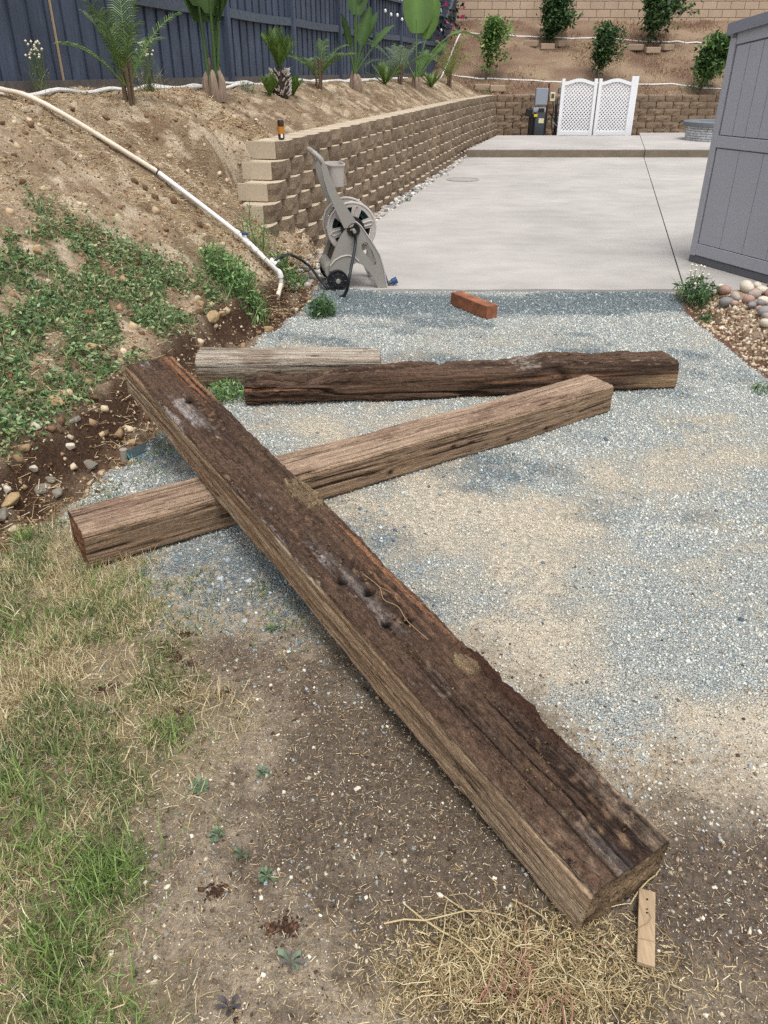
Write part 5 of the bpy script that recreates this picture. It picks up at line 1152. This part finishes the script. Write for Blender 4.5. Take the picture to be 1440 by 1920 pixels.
# straw bits
STV = np.array([[-.5, -.5, 0], [.5, -.5, 0], [.5, .5, 0], [-.5, .5, 0], [-.5, 0, .4], [.5, 0, .4]]); STF = np.array([[0, 1, 5, 4], [3, 4, 5, 2]])
def straws(pos, L, W, tilt, cols):
    n = len(pos); return scatter(STV, STF, pos + np.array([0, 0, .003]), rand_rot_flat(n, tilt), np.stack([L, W, W], 1), cols)
def rand_rot_flat(n, tilt):
    a = RNG.uniform(0, 2 * np.pi, n); t = RNG.normal(0, tilt, n); c, s, ct, st = np.cos(a), np.sin(a), np.cos(t), np.sin(t); o = np.zeros(n)
    return np.stack([np.stack([c * ct, -s, c * st], -1), np.stack([s * ct, c, s * st], -1), np.stack([-st, o, ct], -1)], -2)
SR = [linA(c_, .8) for c_ in ((206, 184, 140), (182, 156, 114), (160, 132, 96), (222, 206, 172), (128, 100, 72))]
parts = []
p1 = on_ground(22000, -1.2, 1.3, .5, 2.2, lambda x, y: (1 - gravel_mask(x, y)) * .8); n = len(p1); parts.append(straws(p1, RNG.uniform(.004, .018, n), RNG.uniform(.0006, .0016, n), .2, pick(SR, n)))
p1 = on_ground(52000, -4.6, -.5, 2.4, 8.5, lambda x, y: sst(-.25, .1, TX(y) - x) * sst(-.25, .25, fbm(x * 2, y * 2, 0, 3, 81) + .1)); n = len(p1); parts.append(straws(p1, RNG.uniform(.015, .11, n), RNG.uniform(.0015, .004, n), .22, pick(SR, n)))
p1 = on_ground(5000, -2.2, 2.6, 7.6, 21, lambda x, y: sst(.1, .3, WX(y) - .2 - x) * sst(.0, .2, x - FX(y))); n = len(p1); parts.append(straws(p1, RNG.uniform(.03, .12, n), RNG.uniform(.003, .006, n), .3, pick(SR, n)))
V, F, C = joined(parts); tag(put('straw_litter', npmesh('straw_litter', V, F, C), m_straw), 'scattered dry straw on the soil and bank', 'straw', kind='stuff')
# dry reddish weeds on the far bank
pf = on_ground(36000, 1.8, 12, 21.9, 26.4, lambda x, y: sst(-.15, .35, fbm(x * 1.1, y * 1.5, 0, 3, 83) + .25 * sst(25.6, 26.3, y))); n = len(pf)
V, F, C = blades(pf, RNG.uniform(.03, .12, n), RNG.uniform(.006, .014, n), .7, pick([linA(c_, .8) for c_ in ((158, 128, 102), (140, 104, 84), (186, 158, 124), (126, 90, 76), (172, 150, 112))], n, .25)); tag(put('dry_bank_weeds', npmesh('dry_bank_weeds', V, F, C), m_leaf), 'dry reddish weeds covering the far bank', 'weeds', kind='stuff')
# the pulled-up straw heap in the foreground
heap0 = at(985, 1835)
def strand(L, r, curl, base, az, cols, zup):
    p = Vector(base); pts = [p.copy()]; n = 7; zg = base[2]
    for i in range(n): az += RNG.normal(0, curl); p = p + Vector((math.cos(az), math.sin(az), 0)) * (L / n); f = (i + 1) / n; p.z = zg + zup * math.sin(math.pi * f) + .004; pts.append(p.copy())
    return pts
HP = [linA(c_, .8) for c_ in ((208, 188, 144), (186, 164, 120), (226, 210, 170), (160, 136, 98))]; PK = [linA(c_, .8) for c_ in ((164, 118, 100), (140, 96, 82), (180, 142, 118))]
hv, hf, hc = [], [], []
def add_strand(pts, r, c_):
    b = MB(); b.tube(pts, [r * (1 - .5 * i / len(pts)) for i in range(len(pts))], 4, False); o_ = len(hv); hv.extend(b.v); hf.extend([tuple(i + o_ for i in f) for f in b.f]); hc.extend([c_] * len(b.v))
for k in range(330):
    q = RNG.normal(0, 1, 2) * np.array([.125, .055]); bx_, by_ = heap0.x + q[0], heap0.y + q[1] - .005; zz = hz(bx_, by_) + RNG.uniform(.0, .032) * math.exp(-(q[0] / .2) ** 2); az = RNG.uniform(0, 6.28)
    add_strand(strand(RNG.uniform(.03, .13), 0, .33, (bx_, by_, zz), az, None, RNG.uniform(0, .018)), RNG.uniform(.0005, .0014), HP[RNG.integers(0, 4)] * RNG.uniform(.75, 1.2))
for k in range(22):
    q = RNG.normal(0, 1, 2) * np.array([.05, .06]); bx_, by_ = heap0.x - .01 + q[0], heap0.y - .012 + q[1]; add_strand(strand(RNG.uniform(.05, .11), 0, .3, (bx_, by_, hz(bx_, by_) + RNG.uniform(.015, .04)), RNG.uniform(.9, 2.0), None, .01), RNG.uniform(.0012, .0024), PK[RNG.integers(0, 3)] * RNG.uniform(.8, 1.2))
for u, v, L, az in ((720, 1735, .3, -.1), (760, 1700, .34, -1.0), (840, 1690, .3, -1.1), (960, 1690, .26, -.6), (790, 1860, .2, .9), (1180, 1700, .12, .6)):
    q = at(u, v); add_strand(strand(L, 0, .16, (q.x, q.y, q.z + .006), az, None, .015), .0022, HP[0])
npf = np.stack([RNG.normal(heap0.x, .135, 9000), RNG.normal(heap0.y, .06, 9000)], 1); pz = np.stack([npf[:, 0], npf[:, 1], h(npf[:, 0], npf[:, 1]) + RNG.uniform(0, .024, 9000) * np.exp(-((npf[:, 0] - heap0.x) / .2) ** 2)], 1)
V2, F2, C2 = straws(pz, RNG.uniform(.005, .024, 9000), RNG.uniform(.0008, .002, 9000), .45, pick(HP + [linA((120, 104, 66), .8), linA((98, 88, 58), .8)], 9000, .25))
V, F, C = joined([(np.array(hv), np.array(hf), np.array(hc)), (V2, F2, C2)])
tag(put('straw_heap', npmesh('straw_heap', V, F, C), m_straw), 'heap of dry pulled weeds and pink stems below the near tie end', 'straw', kind='stuff')
# root strand lying on the dark tie
rt_ = thing('root_strand', 'thin pale root trailing along the top of the long dark tie', 'root', atz(840, 1235, .2))
a_t = Vector((math.cos(2.150) * math.cos(.083), math.sin(2.150) * math.cos(.083), math.sin(.083))); r_t = a_t.cross(Vector((0, 0, 1))).normalized(); o_t = Vector((.494, 1.003, .150))
def ontie(s, w, up=.006): return o_t + a_t * s + r_t * w + r_t.cross(a_t) * up
b = MB(); b.tube(smooth_path([ontie(1.06, .025), ontie(.98, .03, .012), ontie(.93, .015), ontie(.88, .03, .01), ontie(.82, .022), ontie(.73, .028)], 6), .0011, 5); b.build('strand', m_root, rt_)
b = MB(); b.tube(smooth_path([ontie(.98, .03, .012), ontie(.94, .05), ontie(.9, .045)], 5), .0008, 5); b.build('side_root', m_root, rt_)

# crumbs of rot and dirt lying on the dark tie
n = 5200; s_k = RNG.uniform(.05, 2.85, n); w_k = RNG.uniform(-.105, .105, n); keep = RNG.random(n) < sst(-.25, .4, fbm(s_k * 5, w_k * 14, 0, 3, 88)); s_k, w_k = s_k[keep], w_k[keep]; n = len(s_k)
up_t = r_t.cross(a_t); pos = np.array(o_t)[None] + s_k[:, None] * np.array(a_t) + w_k[:, None] * np.array(r_t) + (RNG.uniform(-.006, .003, n))[:, None] * np.array(up_t); cb_v, cb_f = chip_base(5)
V, F, C = scatter(cb_v, cb_f, pos, rand_rot(n), RNG.uniform(.0015, .006, (n, 1)) * RNG.uniform(.6, 1.5, (n, 3)), pick([linA(c_, .8) for c_ in ((70, 50, 38), (98, 74, 54), (118, 94, 68), (54, 40, 32), (84, 62, 46))], n, .2))
tag(put('rot_crumbs', npmesh('rot_crumbs', V, F, C), m_attr), 'crumbs of rotted wood and dirt on the long dark tie', 'crumbs', kind='stuff')

# ------------------------------------------------------------------ gravel stones and soil grit
chips = [chip_base(s) for s in range(4)]
GC = [linA(c_, .9) for c_ in ((152, 158, 158), (172, 177, 174), (190, 194, 187), (204, 206, 198), (136, 143, 145), (182, 186, 176), (206, 206, 198), (190, 178, 158))]
parts = []
for k, (x0, x1, y0, y1, n_, s0, s1) in enumerate(((-1.1, 2.0, 1.0, 2.6, 44000, .0025, .0085), (-1.3, 2.4, 2.5, 4.2, 44000, .0035, .010), (-1.2, 2.4, 4.2, 6.12, 30000, .005, .011))):
    for bv, bf in chips:
        p_ = on_ground(n_ // 4, x0, x1, y0, y1, lambda x, y: gravel_mask(x, y) * (1 - .6 * wear_mask(x, y)) * .95 + .03 * (TX(y) < x - .2)); n = len(p_)
        fm = fresh_mask(p_[:, 0], p_[:, 1])[:, None]; cc = pick(GC, n, .2); cc = cc * (1 - fm * np.array([[.56, .50, .45]])); wv = wear_mask(p_[:, 0], p_[:, 1])[:, None]; cc = cc * (1 - .7 * wv) + .7 * wv * linA((200, 187, 164), .9); sz = RNG.uniform(s0, s1, (n, 1)) * RNG.uniform(.6, 1.25, (n, 3))
        parts.append(scatter(bv, bf, p_ + np.array([0, 0, .001]), rand_rot(n), sz, cc))
p_ = on_ground(16000, -1.2, 2.3, 1.2, 6.1, lambda x, y: gravel_mask(x, y) * (.05 + .95 * fresh_mask(x, y))); n = len(p_); parts.append(scatter(chips[3][0], chips[3][1], p_, rand_rot(n), (RNG.uniform(.007, .014, (n, 1)) + .008 * (RNG.random((n, 1)) < .06)) * RNG.uniform(.6, 1.2, (n, 3)), pick([linA(c_, .9) for c_ in ((118, 132, 142), (150, 160, 164), (92, 104, 114), (186, 192, 190), (134, 144, 146))], n, .25)))
V, F, C = joined(parts); tag(put('gravel', npmesh('gravel', V, F, C), m_stone), 'blue-grey crushed gravel covering the yard', 'gravel', kind='stuff')
parts = []
SOIL = [linA(c_, .8) for c_ in ((226, 216, 200), (188, 174, 152), (150, 150, 148), (110, 92, 76), (160, 140, 116), (70, 56, 46), (136, 114, 92), (84, 68, 54), (176, 158, 132), (120, 104, 88))]
p_ = on_ground(75000, -1.3, 1.4, .45, 2.3, lambda x, y: (1 - .8 * gravel_mask(x, y)) * (1 - .8 * lawn_mask(x, y))); n = len(p_); bv, bf = chips[0]; parts.append(scatter(bv, bf, p_, rand_rot(n), (RNG.uniform(.001, .0042, (n, 1)) + .006 * (RNG.random((n, 1)) < .03)) * RNG.uniform(.6, 1.3, (n, 3)), pick(SOIL, n, .2)))
p_ = on_ground(34000, -4.4, -.4, 2.3, 8.6, lambda x, y: sst(-.25, -.1, TX(y) - x) * (.45 + .55 * np.exp(-((TX(y) - x - .2) / .4) ** 2))); n = len(p_); bv, bf = chips[1]; parts.append(scatter(bv, bf, p_, rand_rot(n), (RNG.uniform(.004, .014, (n, 1)) + RNG.uniform(.01, .035, (n, 1)) * (RNG.random((n, 1)) < .05)) * RNG.uniform(.6, 1.3, (n, 3)), pick([linA(c_, .76) for c_ in ((190, 166, 134), (160, 132, 102), (128, 100, 76), (206, 188, 160), (104, 78, 58))], n, .2)))
p_ = on_ground(4000, -2.4, 2.6, 7.6, 21, lambda x, y: sst(.1, .3, WX(y) - .25 - x) * sst(.0, .2, x - FX(y))); n = len(p_); parts.append(scatter(bv, bf, p_, rand_rot(n), RNG.uniform(.008, .024, (n, 1)) * RNG.uniform(.6, 1.3, (n, 3)), pick([linA(c_, .76) for c_ in ((186, 162, 130), (150, 122, 94), (128, 100, 76))], n, .2)))
p_ = on_ground(1500, 2.3, 2.62, 4.0, 6.0); n = len(p_); parts.append(scatter(bv, bf, p_, rand_rot(n), RNG.uniform(.008, .024, (n, 1)) * RNG.uniform(.6, 1.3, (n, 3)), pick([linA(c_, .76) for c_ in ((196, 176, 146), (150, 122, 94), (112, 84, 66), (214, 200, 176))], n, .2)))
V, F, C = joined(parts); tag(put('soil_grit', npmesh('soil_grit', V, F, C), m_stone), 'small pale stones and crumbs in the soil', 'grit', kind='stuff')
# dark peaty crumbs by the lawn edge
spots = [(310, 1215), (345, 1190), (330, 1235), (360, 1245), (190, 1293), (215, 1288), (120, 1375), (285, 1290), (350, 1300), (420, 1300), (405, 1672), (515, 1738), (545, 1740), (340, 1340)]
parts = []
for u, v in spots:
    q = at(u, v); n = 130; d_ = RNG.normal(0, .007, (n, 2)) * RNG.uniform(.3, 2.2, (n, 1)); pos = np.stack([q.x + d_[:, 0] * 1.3, q.y + d_[:, 1], np.zeros(n)], 1); pos[:, 2] = h(pos[:, 0], pos[:, 1]) + RNG.uniform(0, .002, n); bv, bf = chips[2]; parts.append(scatter(bv, bf, pos, rand_rot(n), RNG.uniform(.001, .006, n) * (1 + 1.2 * (RNG.random(n) < .08)), pick([linA((74, 52, 40), .8), linA((96, 70, 54), .8), linA((58, 42, 34), .8)], n, .2)))
V, F, C = joined(parts); tag(put('peat_crumbs', npmesh('peat_crumbs', V, F, C), m_stone), 'dark crumbs of rotted wood on the soil', 'crumbs', kind='stuff')

# ------------------------------------------------------------------ pebbles and stones
smesh = [stone_mesh('stone', s, 2, .2, .72) for s in range(5)]; rmesh = []
for s in range(8):
    r_ = random.Random(900 + s); bm = bmesh.new()
    for k in range(16):
        v_ = Vector((r_.gauss(0, 1), r_.gauss(0, 1), r_.gauss(0, 1))).normalized() * r_.uniform(.38, .56); bm.verts.new((v_.x, v_.y * r_.uniform(.8, 1), v_.z * .66))
    hl = bmesh.ops.convex_hull(bm, input=bm.verts[:]); bmesh.ops.delete(bm, geom=[q for q in hl['geom_interior'] if isinstance(q, bmesh.types.BMVert)], context='VERTS')
    bmesh.ops.bevel(bm, geom=bm.edges[:], offset=.035, segments=1, affect='EDGES'); mm_ = bpy.data.meshes.new('rough_stone'); bm.to_mesh(mm_); bm.free(); rmesh.append(mm_)
def stone(name, p, size, label, mat, cat='stone', group=None, meshes=smesh, k=0, sink=.3):
    me = meshes[k % len(meshes)]
    o = bpy.data.objects.new(name, me); COL.objects.link(o)
    if not me.materials: me.materials.append(None)
    o.material_slots[0].link = 'OBJECT'; o.material_slots[0].material = mat
    o.scale = (size * random.uniform(.9, 1.3), size * random.uniform(.7, 1.0), size); o.rotation_euler = (random.uniform(-.2, .2), random.uniform(-.2, .2), random.uniform(0, 6.28)); o.location = Vector(p) + Vector((0, 0, size * .36 * (1 - sink * 2)))
    return tag(o, label, cat, group)
random.seed(44); done = []; tries = 0
rmats = [m_river, M('river_rock_pink', lin(196, 162, 146, .58), rough=.75, ns=18, na=.18, rand=.12), M('river_rock_grey', lin(156, 152, 150, .58), rough=.75, ns=18, na=.18, rand=.15), m_palerock]
while len(done) < 70 and tries < 5000:
    tries += 1; x, y, s_ = random.uniform(2.5, 3.1), random.uniform(4.7, 6.0), random.uniform(.055, .13)
    if x < 2.52 + .1 * math.sin(y * 5): continue
    if all(math.hypot(x - a, y - b_) > .42 * (s_ + c_) for a, b_, c_ in done):
        done.append((x, y, s_)); stone('river_rock', (x, y, hz(x, y) + .01), s_, 'smooth pale river rock in the pebble bed before the shed', rmats[len(done) % 4], 'rock', 'river rocks before the shed', smesh, len(done), .22)
pos = []; 
for k in range(900):
    y = 6.3 + 15.2 * RNG.random() ** 1.3; w0 = float(WX(y)) + .02; w1 = SX(y) - .01
    if w1 > w0: pos.append((RNG.uniform(w0, w1), y, -.02 + .02 * RNG.random()))
pos = np.array(pos); bm = bmesh.new(); bmesh.ops.create_icosphere(bm, subdivisions=1, radius=.5); IV = np.array([v.co[:] for v in bm.verts]); IF = np.array([[v.index for v in f.verts] for f in bm.faces]); bm.free()
n = len(pos); V, F, C = scatter(IV, IF, pos + np.array([0, 0, .03]), rand_rot(n, .3), RNG.uniform(.045, .10, (n, 1)) * np.stack([RNG.uniform(.9, 1.4, n), RNG.uniform(.7, 1, n), RNG.uniform(.5, .8, n)], 1), pick([linA(c_, .76) for c_ in ((184, 176, 166), (150, 148, 146), (176, 158, 148), (122, 122, 122), (212, 208, 200))], n, .15))
tag(put('river_pebbles', npmesh('river_pebbles', V, F, C, smooth=True), m_attr), 'strip of rounded river pebbles between wall and patio', 'pebbles', kind='stuff')
for k, (u, v, s_, mt, lb) in enumerate([
    (670, 1480, .02, m_palerock, 'pale rounded stone on dark soil left of the long tie'), (523, 1378, .016, m_palerock, 'white angular stone on the soil halfway along the long tie'),
    (316, 1664, .018, m_palerock, 'cream oblong stone near the green tuft'), (222, 1745, .016, m_greyrock, 'grey stone at the foot of the green tuft'), (312, 1752, .016, m_greyrock, 'bluish grey chip low on the bare soil'),
    (288, 1845, .018, m_palerock, 'white stone in the low foreground grass edge'), (485, 1838, .014, m_palerock, 'small white stone in the foreground between weeds'), (825, 1680, .017, m_palerock, 'pale stone above the straw heap'),
    (388, 1010 + 470, .001, m_palerock, None), (1405, 1745, .02, m_palerock, 'white stone at the right edge beyond the stake'), (1430, 1435, .026, m_palerock, 'round white stone at the right edge of the gravel'), (1340, 1665, .014, m_palerock, 'small pale stone on dark soil right of the tie end'),
    (460, 612, .001, m_palerock, None), (553, 583, .07, m_palerock, 'white angular rock in the upper trench'), (568, 580, .03, m_palerock, 'small white pebble beside the white rock in the upper trench'),
    (500, 620, .10, m_tanrock, 'brownish rock half buried in the upper trench'), (395, 600, .13, m_tanrock, 'pale crumbly clod beside the trench'), (372, 570, .07, m_tanrock, 'small pale clod above the crumbly one'), (415, 590, .07, m_tanrock, 'small tan clod between trench and weeds'),
    (92, 900, .06, m_greyrock, 'pale grey stone in the lower trench'), (76, 920, .075, m_greyrock, 'brownish flat stone in the lower trench'), (108, 925, .075, m_greyrock, 'flat grey stone in the lower trench nearest the tie'), (165, 872, .075, m_greyrock, 'dark grey stone at the centre of the lower trench'),
    (62, 880, .055, m_palerock, 'white oblong fragment low in the lower trench'), (130, 838, .05, m_palerock, 'white fragment in the bank of the lower trench'), (8, 915, .06, m_palerock, 'cream stone at the left edge of the lower trench'), (20, 940, .1, m_tanrock, 'big tan clod at the left edge of the trench'), (5, 965, .07, m_greyrock, 'grey stone at the far left below the tan clod'),
    (68, 800, .06, m_palerock, 'cream rock among the bank weeds above the lower trench'), (140, 790, .06, m_greyrock, 'grey stone on the trench rim among weeds'), (100, 755, .1, m_tanrock, 'brown clod in the weeds of the bank'), (170, 655, .1, m_tanrock, 'tan clod in the middle of the bank weeds'), (70, 470, .08, m_tanrock, 'pale clod high on the weedy bank'),
    (1378, 664, .05, m_greyrock, 'pinkish lone stone on the gravel near the pebble bed'), (1355, 617, .06, m_palerock, 'pale lone stone at the gravel rim by the pebble bed'), (605, 593, .05, m_palerock, 'pale chip at the gravel corner beside the dark weed'), (740, 903, .018, m_greyrock, 'small grey stone on the gravel in front of the brown tie'),
    (250, 830, .05, m_tanrock, 'tan clod under the propped end of the dark tie'), (480, 225, .05, m_palerock, 'pale stone on the planted bank above the wall end')]):
    if lb: stone('stone', at(u, v), s_ * 1.1, lb, mt, 'stone', None, rmesh, k, .42)
# faded plastic lid and stub by the trench
q = at(262, 852); lidt = thing('plastic_lid', 'blue-green plastic box lid half buried in soil beside the trench', 'lid', q)
rot = Matrix.Rotation(.5, 3, 'Z') @ Matrix.Rotation(-.22, 3, 'Y') @ Matrix.Rotation(.3, 3, 'X')
b = MB(); b.box(q + Vector((0, 0, .012)), (.115, .075, .018), rot, .006); b.build('rim', m_blue2, lidt); b = MB(); b.box(q + Vector((.0, .0, .022)), (.1, .06, .008), rot, .003); b.build('top_plate', M('lid_dirty', lin(58, 70, 72, .8), rough=.8, ns=40, na=.4), lidt)
q = at(233, 862); b = MB(); b.tube([q - Vector((0, 0, .02)), q + Vector((.004, .0, .055))], .018, 10); tag(b.build('pipe_stub', M('dusty_stub', lin(160, 150, 136, .8), rough=.9), None, True, loc=q), 'short grey pipe stub beside the blue-green lid', 'pipe stub')
# planting rings and loose blocks on the far bank
rb = MB(); rb.box((0, 0, 0), (.38, .2, .15), None, .02); rb_o = rb.build('ring_block', m_block2, None, loc=(0, 0, 0)); rme = rb_o.data; bpy.data.objects.remove(rb_o)
m_ring = M('ring_block_concrete', lin(176, 154, 130, .76), rough=.95, ns=40, na=.25, rand=.12); rme.materials.clear(); rme.materials.append(m_ring)
for u, v, lb in ((1026, 92, 'curved row of blocks below the left dense young tree'), (1223, 99, 'curved row of blocks below the wide young tree')):
    q = at(u, v); t = thing('planter_ring', lb, 'planter ring', q, 'planter rings on the far bank')
    for k, dx in enumerate((-.42, 0, .42)):
        o = bpy.data.objects.new('ring_block', rme); COL.objects.link(o); o.parent = t; o.location = (dx, .16 * (dx / .42) ** 2, .06 + .07 * (dx / .42) ** 2); o.rotation_euler = (0, 0, -.55 * dx / .42 * -1)
for u, v, lb in ((932, 170, 'loose concrete block lying below the slender young tree'), (903, 168, 'loose block half sunk left of the other below the slender tree')):
    q = at(u, v); o = bpy.data.objects.new('loose_block', rme); COL.objects.link(o); o.location = q + Vector((0, 0, .05)); o.rotation_euler = (0, 0, .05); tag(o, lb, 'block', 'loose blocks on the far bank')
# string-light bulbs on the far fence
for k, (u, v) in enumerate(((725, 27), (737, 28), (746, 36), (757, 37), (806, 52), (821, 56), (714, 20))):
    q = onfence(u, v) + FN * .09; t = thing('light_bulb', ('second', 'third', 'fourth', 'fifth', 'sixth', 'last', '')[k] + ' white string-light bulb along the fence top, counting towards the far corner' if k < 6 else 'first white string-light bulb along the fence top, beside the big paddle leaf', 'bulb', q, 'string-light bulbs on the fence')
    b = MB(); b.lathe([(0, -.04), (.022, -.03), (.03, -.01), (.022, .015), (.012, .03)], q, None, 12); b.build('globe', m_bulb, t, True)
    b = MB(); b.tube([q + Vector((0, 0, .025)), q + Vector((0, 0, .06))], .013, 8); b.build('socket', m_black, t)
